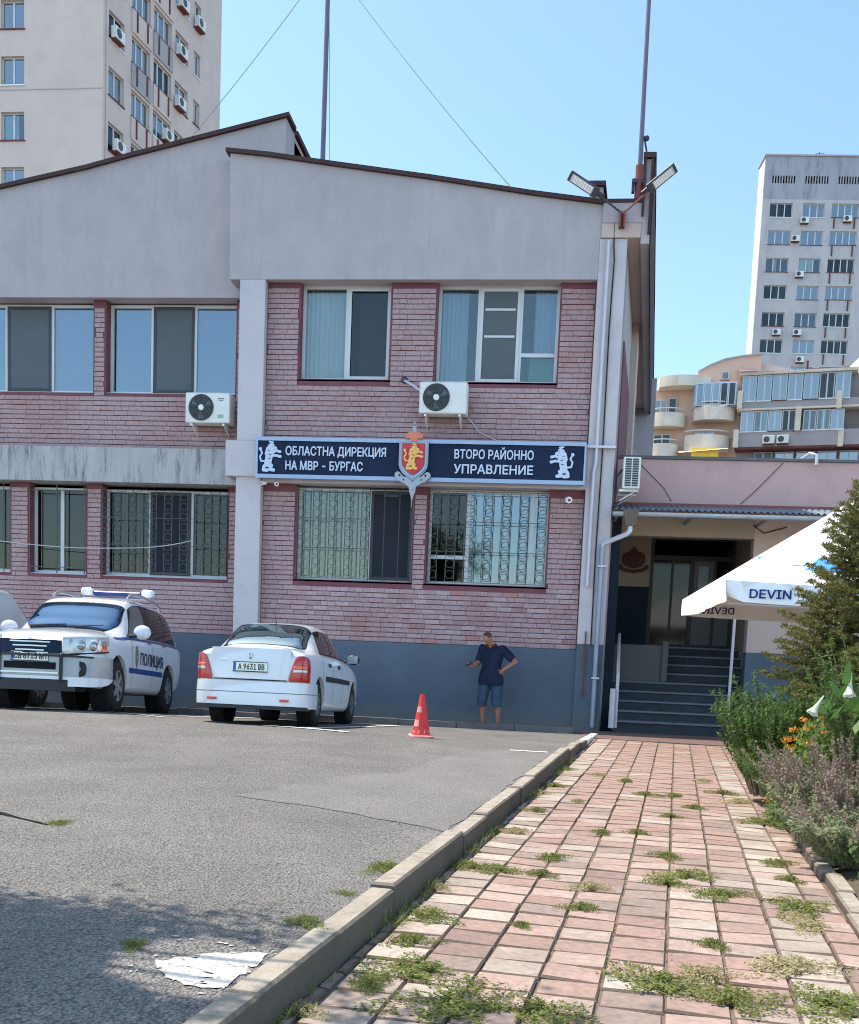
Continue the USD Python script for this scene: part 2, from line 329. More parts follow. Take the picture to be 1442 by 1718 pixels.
mat('decal_olive', (.16, .17, .08), .5, .4, .2, 30.0)
mat('lamp_white', (.78, .74, .72), .3, .5, .12, 20.0)
mat_glass('car_glass', (.10, .13, .14), .045, .01)
mat_glass('car_glass_rear', (.36, .48, .48), .36, .04, (.80, .96, .98))
mat_glass('windscreen', (.10, .14, .17), .22, .015, (.36, .60, .95))  # blue of the reflected sky painted into the glossy colour
mat('cone_red', (.62, .035, .03), .5, .4, .15, 12.0, stain=(.25, .02, .02), stain_pos=(.6, .75))
mat('cone_worn', (.70, .30, .28), .6, .3, .2, 20.0)
mat('skin', (.36, .16, .105), .55, .35, .1, 14.0)
mat('shirt_navy', (.016, .022, .045), .9, .15, .15, 16.0, .004, 30)
mat('collar_red', (.14, .018, .022), .9, .15, .15, 16.0)
mat('denim', (.045, .075, .125), .9, .15, .3, 9.0, .003, 50)
mat('hair_grey', (.085, .055, .042), .8, .2, .2, 40.0)
mat('shoe', (.05, .045, .04), .7, .3, .2, 10.0)
mat('phone_black', (.012, .012, .014), .2, .6, .05, 10.0)
mat('parasol_cloth', (.82, .82, .80), .85, .15, .03, 1.5, double=True)
mat('parasol_blue', (.08, .30, .62), .8, .2, .06, 5.0)
mat('parasol_navy', (.02, .035, .16), .8, .2, .06, 5.0)
mat('bark', (.10, .065, .045), .9, .1, .3, 14.0, .006, 40)
mat('twig', (.24, .17, .11), .9, .1, .3, 20.0)
mat_leaf('spruce_needle', [(0, (.15, .15, .04)), (.35, (.30, .25, .06)), (.65, (.42, .33, .085)), (1, (.22, .21, .055))], .3)
mat_leaf('rosemary_leaf', [(0, (.11, .19, .045)), (.5, (.22, .33, .08)), (1, (.34, .42, .15))], .42)
mat_leaf('lavender_leaf', [(0, (.26, .28, .15)), (.5, (.37, .385, .22)), (1, (.44, .43, .27))], .35)
mat_leaf('lavender_head', [(0, (.30, .22, .18)), (.5, (.43, .33, .27)), (1, (.52, .42, .34))], .3)
mat_leaf('lantana_leaf', [(0, (.15, .23, .05)), (.5, (.28, .36, .09)), (1, (.42, .44, .14))], .45)
mat_leaf('flower_orange', [(0, (.66, .26, .03)), (.3, (.78, .56, .05)), (1, (.82, .70, .10))], .3)
mat_leaf('datura_white', [(0, (.60, .64, .55)), (1, (.76, .78, .70))], .3)
mat_leaf('weed_leaf', [(0, (.20, .22, .06)), (.45, (.34, .36, .11)), (.8, (.47, .44, .19)), (1, (.50, .42, .23))], .38)
mat_leaf('dry_weed', [(0, (.42, .36, .19)), (.5, (.52, .45, .26)), (1, (.33, .33, .14))], .3)
mat_leaf('tree_leaf', [(0, (.04, .075, .018)), (.5, (.07, .12, .03)), (1, (.11, .16, .045))], .3)
mat_leaf('ground_leaf', [(0, (.10, .19, .04)), (.5, (.20, .33, .07)), (1, (.34, .42, .12))], .4)
PINK = [(0, (.325, .215, .175)), (.2, (.37, .255, .21)), (.4, (.295, .19, .155)), (.55, (.365, .275, .23)), (.7, (.275, .20, .17)), (.85, (.40, .29, .24)), (.95, (.245, .165, .14))]
CREAM = [(0, (.39, .325, .27)), (.3, (.34, .275, .23)), (.6, (.43, .365, .305)), (.85, (.31, .24, .205))]
for k_, st in (('pink', PINK), ('cream', CREAM)):
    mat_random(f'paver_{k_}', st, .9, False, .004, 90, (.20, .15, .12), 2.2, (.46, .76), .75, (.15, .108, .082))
    mat_random(f'paver_{k_}_rest', st, .9, True, .004, 90, (.20, .15, .12), 2.2, (.46, .76), .75, (.15, .108, .082))

def asphalt(name, lo, hi, speck, bump, sc):
    n = {'g': ('geometry', {}), 'v': ('voronoi_texture', {'scale': sc, 'randomness': 1.0}), 'n': ('noise_texture', {'scale': 1.1, 'detail': 7.0, 'roughness': .6}), 'f': ('noise_texture', {'scale': sc * .55, 'detail': 4.0, 'roughness': .65}),
         'r': ('rgb_ramp', {'ramp': [(.3, lo), (.7, hi)]}), 'rv': ('rgb_ramp', {'ramp': [(0, (1.35, 1.33, 1.3)), (.45, (1, 1, 1)), (.8, (speck, speck, speck))]}),
         'rf': ('rgb_ramp', {'ramp': [(.32, (.62, .62, .62)), (.5, (1, 1, 1)), (.68, (1.22, 1.21, 1.18))]}),
         'm1': ('mix_color', {'blend_type': 'multiply', 'fac': 1.0}), 'm2': ('mix_color', {'blend_type': 'multiply', 'fac': 1.0}), 'h': ('math', {'math_type': 'add'}),
         'b': ('bump', {'strength': .85, 'distance': bump, 'invert': False}), 'p': ('principled_bsdf', {'roughness': .85, 'specular_ior_level': .35})}
    L = [('g.position', 'v.vector'), ('g.position', 'n.vector'), ('g.position', 'f.vector'), ('n.fac', 'r.fac'), ('v.distance', 'rv.fac'), ('f.fac', 'rf.fac'), ('r.color', 'm1.a'), ('rv.color', 'm1.b'), ('m1.result', 'm2.a'), ('rf.color', 'm2.b'), ('m2.result', 'p.base_color'),
         ('v.distance', 'h.value1'), ('f.fac', 'h.value2'), ('h.value', 'b.height'), ('b.normal', 'p.normal')]
    usdkit.material(stage, '/World/Looks/' + name, n, L, surface='p.BSDF')
asphalt('asphalt', (.165, .152, .140), (.235, .218, .199), .5, .016, 72)
asphalt('asphalt_smooth', (.175, .163, .151), (.225, .21, .194), .6, .008, 100)

# ---------------------------------------------------------------- ground
PA = math.radians(6.8); A2 = np.array([math.cos(PA), -math.sin(PA)]); B2 = np.array([math.sin(PA), math.cos(PA)])
def PV(v, w, z=0.0): p = v * A2 + w * B2; return np.array([p[0], p[1], z])       # path coordinates: v across, w along
def S(t): t = np.clip(t, 0, 1); return t * t * (3 - 2 * t)
def lotz(x, y):
    r = np.clip((17.9 - y) / 4.4, 0, 1)
    return -.05 * (1 - r) + r * (.08 + .07 * S((-x - .5) / 3) + .08 * S((-x - 4) / 2.5))
def kerb_x(y, v): return (v + y * math.sin(PA)) / math.cos(PA)
put('ground', grid(np.array([[[x, y, -.3] for y in (-600, -60, 60, 900)] for x in (-900, -60, 60, 900)])), 'far_ground', kind='structure')
ys = np.concatenate([np.arange(-6, 17.89, .25), [17.9]]); ts = np.linspace(0, 1, 90)
lot = np.array([[[(1 - t) * -22 + t * kerb_x(y, -1.36), y, 0] for t in ts] for y in ys]); lot[..., 2] = lotz(lot[..., 0], lot[..., 1])
lot[..., 2] += (meshkit.noise(np.c_[lot[..., 0].ravel() * .8, lot[..., 1].ravel() * .8, np.zeros(lot[..., 0].size)], 3).reshape(lot.shape[:2]) - .5) * .02 * np.clip((17.5 - lot[..., 1]) / 2, 0, 1)
from scipy.interpolate import LinearNDInterpolator
_lin = LinearNDInterpolator(lot.reshape(-1, 3)[:, :2], lot.reshape(-1, 3)[:, 2])
def lz(x, y):
    r = _lin(x, y); return np.where(np.isnan(r), lotz(np.asarray(x, float), np.asarray(y, float)), r)
P_LOT = put('parking_lot', grid(lot)[:] if False else tm(grid(lot).vertices, grid(lot).faces[:, ::-1]), 'asphalt', smooth=True, kind='structure')
def drape(poly, dz, cell=.12):
    """a flat shape laid over the uneven asphalt"""
    x0, y0, x1, y1 = poly.bounds; V = []; F = []
    for i in range(int((x1 - x0) / cell) + 1):
        for j in range(int((y1 - y0) / cell) + 1):
            c = poly.intersection(sbox(x0 + i * cell, y0 + j * cell, x0 + (i + 1) * cell, y0 + (j + 1) * cell))
            for g in getattr(c, 'geoms', [c]):
                if g.geom_type != 'Polygon' or g.area < 1e-7: continue
                q = np.array(g.exterior.coords)[:-1]
                if shapely.is_ccw(g.exterior) is False: q = q[::-1]
                o = len(V); V += [[p[0], p[1], 0] for p in q]; F += [[o, o + k, o + k + 1] for k in range(1, len(q) - 1)]
    V = np.array(V); V[:, 2] = lz(V[:, 0], V[:, 1]) + dz
    return tm(V, F)
def ragged(pts, amp, step=.15, seed=0):
    r = random.Random(seed); ring = LineString(list(pts) + [pts[0]]); n = max(8, int(ring.length / step)); out = []
    for k in range(n):
        p = ring.interpolate(k / n, True); out.append((p.x + r.uniform(-amp, amp), p.y + r.uniform(-amp, amp)))
    return Polygon(out).buffer(0)
kx = lambda y: kerb_x(y, -1.39)
put('repair_patch', drape(ragged([(-2.25, 7.25), (-1.3, 6.95), (kx(6.5), 6.5), (kx(12.6), 12.6), (-.5, 12.6), (-1.1, 11.6), (-1.35, 9.6), (-1.9, 8.4)], .03, .2, 4), .004, .25), 'asphalt_smooth', P_LOT, label='smoother grey asphalt patch beside the kerb')
def line(a, b, w=.1):
    a, b = np.array(a, float), np.array(b, float); d = (b - a) / np.linalg.norm(b - a); n = np.array([-d[1], d[0]]) * w / 2
    return Polygon([a + n, b + n, b - n, a - n])
for a, b, w in (((-6.6, 13.95), (-5.35, 13.78), .1), ((-3.85, 13.6), (-2.62, 13.32), .1), ((-3.2, 13.5), (-2.55, 17.3), .1), ((-5.9, 13.9), (-5.1, 17.4), .1), ((-8.6, 14.2), (-6.9, 13.98), .1), ((-.45, 12.62), (.02, 12.62), .07)):
    put('parking_line', drape(line(a, b, w), .011), 'road_paint', P_LOT)
_sp = ragged([(-1.32, 3.36), (-1.24, 3.25), (-1.10, 3.17), (kx(3.2) - .0, 3.2), (kx(3.66) - .0, 3.66), (-1.0, 3.60), (-1.14, 3.55), (-1.27, 3.46)], .012, .03, 9)
_sp = _sp.difference(unary_union([affinity.rotate(affinity.scale(Point(rnd.uniform(-1.3, -.9), rnd.uniform(3.2, 3.62)).buffer(1, 5), rnd.uniform(.006, .03), rnd.uniform(.003, .009)), rnd.uniform(-40, 40)) for _ in range(46)]))
_sp = unary_union([_sp] + [affinity.scale(Point(rnd.uniform(-1.4, -.95), rnd.uniform(3.12, 3.7)).buffer(1, 4), rnd.uniform(.004, .016), rnd.uniform(.003, .010)) for _ in range(26)])
put('paint_spill', drape(_sp, .004, .1), 'paint_spill', P_LOT, label='dried white splash on the asphalt beside the kerb')
put('asphalt_crack', drape(ragged([(-4.5, 6.08), (-3.29, 5.84), (-2.83, 5.58), (-2.84, 5.56), (-3.3, 5.79), (-4.5, 6.02)], .008, .1, 2), .004, .1), 'car_under', P_LOT)

# footpath of pavers
P_PATH = put('footpath', prism(Polygon([tuple(PV(-1.36, -6)[:2]), tuple(PV(1.02, -6)[:2]), tuple(PV(1.02, 17.0)[:2]), tuple(PV(-1.36, 17.0)[:2])]), .08, (0, 0, -.137), (1, 0, 0), (0, 1, 0), (0, 0, 1)), 'joint_sand', kind='structure')
JV = [-1.24, -1.185] + [-1.185 + .2445 * k for k in range(1, 9)] + [.93]
L_ROW = .205; ZP = -.05
near, rest = {'pink': [], 'cream': []}, {'pink': [], 'cream': []}
for j in range(int(17.0 / L_ROW) + 22):
    w0 = -2.4 + j * L_ROW
    for c in range(len(JV) - 1):
        if w0 + L_ROW > 16.95: continue
        a, b = JV[c] + .003, JV[c + 1] - .003
        if c == 0: b = JV[1] - .005
        off = (.03 * math.sin(c * 2.1)) % L_ROW
        p0, p1 = w0 + off + .007, w0 + off + L_ROW - .007
        if p1 > 16.99: continue
        cream = (c == 1 and rnd.random() < .8) or (c == len(JV) - 3 and rnd.random() < .65 and w0 < 14) or (c == 2 and rnd.random() < .08) or rnd.random() < .03
        wv = meshkit.noise(np.array([[c * .7, w0 * .6, 0.3]]), 5)[0]
        h = ZP + .003 + wv * .008 + rnd.uniform(-.003, .003); cc = rnd.uniform(.005, .009); tilt = rnd.uniform(-.004, .004); tj = rnd.uniform(-.003, .003)
        q = [(a, p0), (b, p0), (b, p1), (a, p1)]
        mid = np.array([(a + b) / 2, (p0 + p1) / 2])
        V = []
        for lvl, ins in ((-.12, 0), (-.010 + h, 0), (h, cc)):
            for k, (vv, ww) in enumerate(q):
                sx = np.sign(mid[0] - vv) * ins; sy = np.sign(mid[1] - ww) * ins
                V.append(PV(vv + sx + tj, ww + sy, lvl + (tilt if k in (1, 2) else -tilt) * (lvl > -.1) + .004 * math.sin(3 * vv + ww)))
        F = [[8, 9, 10], [8, 10, 11]]
        for r_ in (0, 4):
            for k in range(4):
                n_ = (k + 1) % 4; F += [[r_ + k, r_ + n_, r_ + 4 + n_], [r_ + k, r_ + 4 + n_, r_ + 4 + k]]
        (near if 2.9 < w0 < 9.2 else rest)['cream' if cream else 'pink'].append((w0, tm(V, F)))
tot = sorted([(w, k, me) for k in near for w, me in near[k]], key=lambda q: q[0])
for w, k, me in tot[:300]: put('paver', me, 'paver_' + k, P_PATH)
for w, k, me in tot[300:]: rest[k].append((w, me))
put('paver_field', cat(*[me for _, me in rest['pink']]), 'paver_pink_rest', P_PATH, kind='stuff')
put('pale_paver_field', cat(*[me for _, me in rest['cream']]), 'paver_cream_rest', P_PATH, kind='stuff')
put('entrance_apron', prism(Polygon([tuple(PV(-1.36, 17.0)[:2]), tuple(PV(1.02, 17.0)[:2]), (3.4, 18.85), (1.0, 18.85), (.55, 18.3)]), .1, (0, 0, -.14), (1, 0, 0), (0, 1, 0), (0, 0, 1)), 'apron_shade', kind='structure')  # dark slab where the entrance shadow falls, the shade is in its colour

def kerb(name, p, q, z_of, w, h, n, mt, base=-.12, seed=1, white_from=1e9):
    par = thing(name, *KERBLBL[name], kind='structure'); r = random.Random(seed)
    p, q = np.array(p, float), np.array(q, float); L = np.linalg.norm(q - p); d = (q - p) / L; nn = np.array([d[1], -d[0]])
    for k in range(n):
        s0, s1 = L * k / n + .004, L * (k + 1) / n - .004; o = r.uniform(-.016, .016); dz = r.uniform(-.015, .015); V = []
        pts = []
        for s in (s0, s1):
            for off in (0, w):
                b = p + d * s + nn * (off + o); zt = z_of(*(p + d * s)) + h + dz
                cs = .012
                ss = s + (cs if s == s0 else -cs); of = off + (cs if off == 0 else -cs); b2 = p + d * ss + nn * (of + o)
                pts += [[b[0], b[1], base], [b[0], b[1], zt - cs], [b2[0], b2[1], zt]]
        put('kerb_stone', T.Trimesh(pts).convex_hull, 'kerb_white' if L * k / n > white_from else mt, par)
KERBLBL = {'path_kerb': (None, None), 'wall_kerb': (None, None), 'bed_kerb': (None, None)}
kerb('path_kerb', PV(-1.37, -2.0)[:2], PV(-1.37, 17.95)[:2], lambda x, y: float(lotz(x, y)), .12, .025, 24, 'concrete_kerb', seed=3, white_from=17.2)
kerb('wall_kerb', (-20, 17.9), (.45, 17.9), lambda x, y: -.05, -.12, .10, 20, 'concrete_dark', base=-.2, seed=5)
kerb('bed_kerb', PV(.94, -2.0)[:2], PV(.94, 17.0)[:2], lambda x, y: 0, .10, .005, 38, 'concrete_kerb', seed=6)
put('wall_walkway', bx(-20, .46, 18.02, 19.1, -.2, -.05), 'concrete_dark', kind='structure')
bed = np.array([[PV(1.035 + .22 * i, -3 + .25 * j, 0) for j in range(82)] for i in range(40)])
bed[..., 2] = -.01 + .06 * meshkit.fbm(np.c_[bed[..., 0].ravel() * 1.5, bed[..., 1].ravel() * 1.5, np.zeros(bed[..., 0].size)], 3, 2).reshape(bed.shape[:2]) + .12 * S((np.arange(40)[:, None] * .22) / 1.5)
bed[0, :, 2] = -.03
put('flower_bed', grid(bed), 'soil', smooth=True, kind='structure')

# ---------------------------------------------------------------- the police station
STN = thing('police_station', 'two-storey police station with grey plaster gables and mauve brick panels', 'building')
def R(x0, x1, z0, z1): return sbox(x0, z0, x1, z1)
FY = 18.9
ZR = [(-6.23, 10.05), (-5.5, 9.97), (-4.33, 9.80), (-2.6, 9.56), (-.8, 9.28), (.26, 9.14), (.478, 9.11)]
put('upper_wall', wallxz(Polygon(ZR + [(.478, 8.56), (.448, 8.56), (.448, 7.87), (-6.2, 7.87)]), FY, .5), 'plaster_grey', STN)
def ribbon(pts, y0, y1, h, over=0.0):
    """coping along the top line pts (x, z)"""
    ln = [(x, z) for x, z in pts]; P = Polygon(ln + [(x, z + h) for x, z in ln[::-1]])
    return prism(P, y1 - y0, (0, y0, .002))
put('coping', ribbon([(-6.30, 10.055)] + ZR[1:-1] + [(.46, 9.113)], FY - .06, FY + .5, .07), 'coping_brown', STN)
ZL = [(-14.5, 8.93), (-10.85, 9.64), (-9.15, 9.97), (-8.31, 10.17), (-7.35, 10.38), (-6.22, 10.63), (-5.32, 10.83)]
LY = 19.3
put('upper_wall', wallxz(Polygon(ZL + [(-5.32, 7.9), (-6.0, 7.68), (-14.5, 7.68)]), LY, .6), 'plaster_grey', STN)
put('coping', ribbon(ZL[:-1] + [(-5.26, 10.84)], LY - .06, LY + .5, .07), 'coping_brown', STN)
put('side_wall', bx(-5.62, -5.32, LY + .6, 26, 9.0, 10.80), 'plaster_cream', STN)
put('coping', cbx(-5.68, -5.25, LY + .6, 26, 10.80, 10.90), 'coping_brown', STN)
# roofs and shell
put('roof', prism(Polygon([(x, z - .12) for x, z in ZR] + [(x, z - .35) for x, z in ZR[::-1]]), 16, (0, FY + .5, 0)), 'coping_brown', STN)
put('roof', prism(Polygon([(x, z - .12) for x, z in ZL] + [(x, z - .35) for x, z in ZL[::-1]]), 12, (0, LY + .6, 0)), 'coping_brown', STN)
put('rear_wall', cat(bx(-14.5, 2.6, 31, 31.3, -.2, 9.4), bx(-14.8, -14.5, 19.3, 31.3, -.2, 9)), 'plaster_grey', STN)
put('floor_slab', cat(bx(-14.4, .9, 19.75, 30.9, 4.35, 4.8), bx(-14.4, .9, 19.8, 30.9, 7.75, 7.95)), 'dark_inside', STN)
put('partition', cat(bx(-14.4, .9, 22.2, 22.3, 0, 7.75), bx(-5.75, -5.6, 19.95, 22.2, 0, 7.75)), 'dark_inside', STN)
# pilasters and beams
put('pilaster', cat(cbx(-6.0, -5.52, FY, FY + .5, 1.45, 7.87, .006)), 'plaster_pale', STN)
put('pilaster', cat(cbx(.45, .93, FY, FY + .5, 1.52, 8.555, .006)), 'plaster_pale', STN)
put('pilaster_base', cat(bx(-6.0, -5.52, FY + .003, FY + .5, -.2, 1.45)), 'plinth_paint', STN)
put('pilaster_base', cat(bx(.45, .93, FY + .003, FY + .5, -.2, 1.52)), 'plinth_paint', STN)
put('beam_end', cbx(-6.2, -5.5, FY - .04, FY + .3, 4.36, 5.01, .01), 'plaster_pale', STN)
put('lintel_beam', bx(-5.5, .45, FY + .01, FY + .5, 4.27, 5.05), 'plaster_pale', STN)
put('lintel_beam', bx(-14.5, -6.0, LY - .1, LY + .5, 4.25, 4.9), 'plaster_stained', STN)
put('plinth', bx(-5.52, .45, FY + .08, FY + .5, -.2, 1.41), 'plinth_paint', STN)
put('plinth', bx(-14.5, -6.0, LY + .06, LY + .5, -.2, 1.43), 'plinth_paint', STN)
# brick panels with the openings for windows
UW = [(-4.89, -3.22, 6.17, 7.87), (-2.37, -.18, 6.15, 7.87)]
LW = [(-4.87, -2.67, 2.53, 4.27), (-2.39, -.19, 2.53, 4.27)]
LUW = [(-14.0, -12.0, 5.96, 7.68), (-11.7, -9.04, 5.96, 7.68), (-8.78, -6.22, 5.96, 7.68)]
LLW = [(-13.9, -12.2, 2.49, 4.25), (-11.7, -10.73, 2.49, 4.25), (-10.33, -9.16, 2.49, 4.25), (-8.83, -6.31, 2.49, 4.25)]
def cut(p, ops): return p.difference(unary_union([R(a, b, c, d + .01) for a, b, c, d in ops]))
BY, LBY = FY + .16, LY + .13
panels = [(R(-5.52, .45, 5.05, 7.87), UW, BY), (R(-5.52, .45, 1.41, 4.27), LW, BY), (R(-14.5, -6.0, 4.9, 7.68), LUW, LBY), (R(-14.5, -6.0, 1.43, 4.25), LLW, LBY)]
brick_parts, brick_rest = [], []
wall_paths = []
for bi, (pn, ops, y) in enumerate(panels):
    wp = put('brick_wall', wallxz(cut(pn, ops), y, .24), 'brick_ground', STN); wall_paths.append(wp)
    x0, z0, x1, z1 = pn.bounds; z = z0 + .012; row = 0
    while z + .07 < z1 - .10:
        free = [(x0 + .012, x1 - .012)]
        for a, b, c, d in ops:
            if z + .07 > c - .05 and z < d:
                free = [q for f0, f1 in free for q in ((f0, min(f1, a - .03)), (max(f0, b + .03), f1)) if q[1] - q[0] > .06]
        for f0, f1 in free:
            x = f0 - rnd.uniform(0, .25)
            while x < f1:
                l = .275 if rnd.random() < .8 else .14
                a, b = max(x, f0), min(x + l, f1)
                if b - a > .035 and b > -11.3:
                    jz = rnd.uniform(-.003, .003); d_ = rnd.uniform(.008, .014)
                    me = bx(a, b - .006, y - d_, y + .01, z + jz, z + .0745 + jz)
                    (brick_parts if bi == 1 and z < 2.5 else brick_rest).append((bi, me, (a, z)))
                x += l
        z += .0905; row += 1
rnd.shuffle(brick_rest)
extra = [q for q in brick_rest if q[0] == 0 and q[2][1] < 6.1][:max(0, 300 - len(brick_parts))]
ids = {id(q) for q in extra}
for bi, me, _ in (brick_parts + extra)[:300]: put('brick', me, 'brick_piece', wall_paths[bi])
for bi, q in enumerate(panels):
    rest_b = [me for b, me, _ in brick_parts[300:] if b == bi] + [q2[1] for q2 in brick_rest if q2[0] == bi and id(q2) not in ids]
    put('brick_courses', cat(*rest_b), 'brick_rest', wall_paths[bi], kind='stuff')

# windows
def curtain(x0, x1, z0, z1, y, amp=.018, per=.085, n=None):
    n = n or max(8, int((x1 - x0) / .014)); xs = np.linspace(x0, x1, n); P = []
    ph = rnd.uniform(0, 6)
    for x in xs: P.append([[x, y + amp * math.sin(x * 2 * pi / per + ph + .8 * math.sin(x * 9)) , z] for z in (z0, z1)])
    return grid(np.array(P))
def grille_mesh(x0, x1, z0, z1, y, ring_every=2, step=.155, rr=.062):
    ms = []; n = max(2, round((x1 - x0) / step)); st = (x1 - x0) / n; t = .0055
    for k in range(n + 1): ms.append(bx(x0 + k * st - t, x0 + k * st + t, y - t, y + t, z0, z1))
    for z in (z0, z0 + .34 * (z1 - z0), z0 + .67 * (z1 - z0), z1): ms.append(bx(x0, x1, y - t, y + t, z - t, z + t))
    a = np.linspace(0, 2 * pi, 15)
    for k in range(n):
        if k % ring_every: continue
        cx = x0 + (k + .5) * st; r = st / 2 - .006; m_ = int((z1 - z0 - .05) / (2 * r + .035))
        for q in range(m_):
            cz = z0 + .04 + (q + .5) * (z1 - z0 - .05) / m_
            ms.append(tube(np.c_[cx + r * np.cos(a), np.full(15, y), cz + r * np.sin(a)], .006, 5, False))
    return cat(*ms)
def window(parent, x0, x1, z0, z1, y, bays, sill=True, fr='frame_white', fw=.055, grille=None, gap_top=.0):
    """bays: (right edge x, kind, extra)"""
    ops = []; xs = x0; inner = []
    for xe, kind, ex in bays:
        inner.append((xs + (fw if xs == x0 else fw * .62), xe - (fw if xe == x1 else fw * .62), kind, ex)); xs = xe
    body = R(x0, x1, z0, z1)
    for a, b, kind, ex in inner: body = body.difference(R(a, b, z0 + fw, z1 - fw))
    w = put('window', wallxz(body, y, .07), fr, parent)
    if sill: put('sill', cbx(x0 - .06, x1 + .05, y - .17, y + .02, z0 - .045, z0 - .004, .006), 'sill_white', w)
    for a, b, kind, ex in inner:
        gz0, gz1 = z0 + fw, z1 - fw
        if kind in ('net', 'open'):
            put('insect_screen', wallxz(R(a - .02, b + .02, gz0 - .02, gz1 + .02).difference(R(a + .035, b - .035, gz0 + .04, gz1 - .04)), y - .012, .014), ex.get('fc', 'iron_dark') if kind == 'net' else 'frame_white', w)
        if kind == 'net':
            put('net', bx(a + .03, b - .03, y - .004, y + .001, gz0 + .03, gz1 - .03), ex.get('net', 'insect_net'), w)
            continue
        zs = [gz0, gz1]
        if ex.get('rail'):
            zr = z0 + ex['rail']; put('transom', cbx(a, b, y - .005, y + .06, zr - .035, zr + .035, .005), fr, w); zs = [gz0, zr - .035, zr + .035, gz1]
        for q in range(0, len(zs), 2): put('pane', bx(a, b, y + .03, y + .036, zs[q], zs[q + 1]), ex.get('glass', 'pane_clear'), w)
        for cx0, cx1, cz0, cz1, cm in ex.get('behind', []):
            put('curtain', curtain(a + (b - a) * cx0, a + (b - a) * cx1, gz0 + (gz1 - gz0) * cz0, gz0 + (gz1 - gz0) * cz1, y + .17, .018 if 'curtain' in cm else .003), cm, w)
    if grille: put('window_grille', grille, 'grille_grey', w)
    return w
WY = FY + .33
full = lambda m_: [(0, 1, 0, 1, m_)]
window(STN, *UW[0], WY, [(-4.05, 'glass', {'behind': full('curtain_pale')}), (-3.22, 'open', {'behind': [(.22, 1, 0, 1, 'curtain_blue')], 'glass': 'pane_dark'})])
w2 = window(STN, *UW[1], WY, [(-1.62, 'glass', {'behind': [(0, .72, 0, 1, 'curtain_blue')]}), (-.87, 'net', {'fc': 'frame_white'}), (-.18, 'glass', {'rail': .52, 'behind': [(.35, 1, .33, 1, 'curtain_blue'), (.25, 1, 0, .3, 'paper_green')]})])
for z_ in (7.44, 6.97): put('screen_bar', bx(-1.52, -.97, WY - .014, WY - .008, z_, z_ + .04), 'frame_white', w2)
GY = FY + .13
window(STN, -4.87, -2.67, 2.53, 4.24, WY, [(-3.5, 'glass', {'behind': full('blind_green'), 'glass': 'pane_clear'}), (-2.67, 'net', {'net': 'net_dark'})], grille=grille_mesh(-4.85, -3.48, 2.56, 4.2, GY))
put('window_grille', cat(*[bx(x - .008, x + .008, GY - .008, GY + .008, 2.53, 4.22) for x in (-3.48, -3.2, -2.92, -2.69)], *[bx(-3.48, -2.69, GY - .008, GY + .008, z - .008, z + .008) for z in (2.56, 4.2)], bx(-3.22, -2.95, GY - .012, GY - .008, 4.07, 4.11)), 'iron_dark', STN)
window(STN, -2.39, -.19, 2.53, 4.26, WY, [(-1.66, 'glass', {'rail': .5, 'behind': [(0, .7, .3, 1, 'blind_beige')], 'glass': 'pane_dark'}), (-.47, 'glass', {'behind': full('reflected_blue'), 'glass': 'pane_film'}), (-.19, 'glass', {'behind': full('reflected_blue'), 'glass': 'pane_film'})], grille=grille_mesh(-2.36, -.22, 2.56, 4.2, GY, 2, .16))
LWY = LY + .33
film = {'glass': 'pane_film', 'behind': full('curtain_blue')}
window(STN, -14.0, -12.0, 5.98, 7.65, LWY, [(-13, 'glass', film), (-12.0, 'glass', film)])
window(STN, -11.7, -9.04, 5.98, 7.65, LWY, [(-10.9, 'glass', film), (-9.97, 'net', {}), (-9.04, 'glass', film)])
window(STN, -8.78, -6.22, 5.98, 7.65, LWY, [(-7.93, 'glass', film), (-7.09, 'net', {}), (-6.22, 'glass', film)])
LGY = LY + .10
dk = {'glass': 'pane_dark', 'behind': full('blind_beige')}; dk2 = {'glass': 'pane_dark'}
window(STN, -11.7, -10.73, 2.51, 4.18, LWY, [(-10.73, 'glass', dk)], grille=cat(*[bx(x - .008, x + .008, LGY - .008, LGY + .008, 2.5, 4.2) for x in (-11.4, -11.1, -10.85)]))
window(STN, -10.33, -9.16, 2.51, 4.18, LWY, [(-9.75, 'glass', {'glass': 'pane_dark', 'behind': [(0, 1, .0, 1, 'blind_green')]}), (-9.16, 'glass', dk2)], grille=cat(*[bx(x - .008, x + .008, LGY - .008, LGY + .008, 2.5, 4.2) for x in (-10.31, -9.75, -9.18)], *[bx(-10.33, -9.16, LGY - .008, LGY + .008, z - .008, z + .008) for z in (2.62, 4.1)]))
window(STN, -8.83, -6.31, 2.51, 4.18, LWY, [(-7.95, 'glass', dk), (-7.1, 'net', {'net': 'net_dark'}), (-6.31, 'glass', dk)], grille=grille_mesh(-8.82, -6.32, 2.56, 4.14, LGY, 2, .158))
# right-hand eave, parapet fin and side wall running back
def back(x0, x1, z0, z1, y0, y1):
    s = math.tan(math.radians(5.4)); V = []
    for y in (y0, y1):
        o = s * (y - FY)
        V += [[x0 + o, y, z0], [x1 + o, y, z0], [x1 + o, y, z1], [x0 + o, y, z1]]
    return T.Trimesh(V).convex_hull
put('eave_box', back(.48, 1.15, 8.56, 9.13, FY - .03, 36), 'plaster_cream', STN)
put('eave_front', cbx(.479, 1.15, FY - .045, FY - .031, 8.80, 9.13, .004), 'plaster_grey', STN)
put('coping', back(.46, 1.17, 9.135, 9.19, FY - .06, 36), 'coping_brown', STN)
put('parapet_fin', back(1.155, 1.30, 8.45, 9.84, FY - .04, 36), 'plaster_grey', STN)
put('coping', cat(back(1.12, 1.34, 9.845, 9.93, FY - .1, 36), back(1.302, 1.325, 8.38, 9.84, FY - .02, 36)), 'coping_brown', STN)
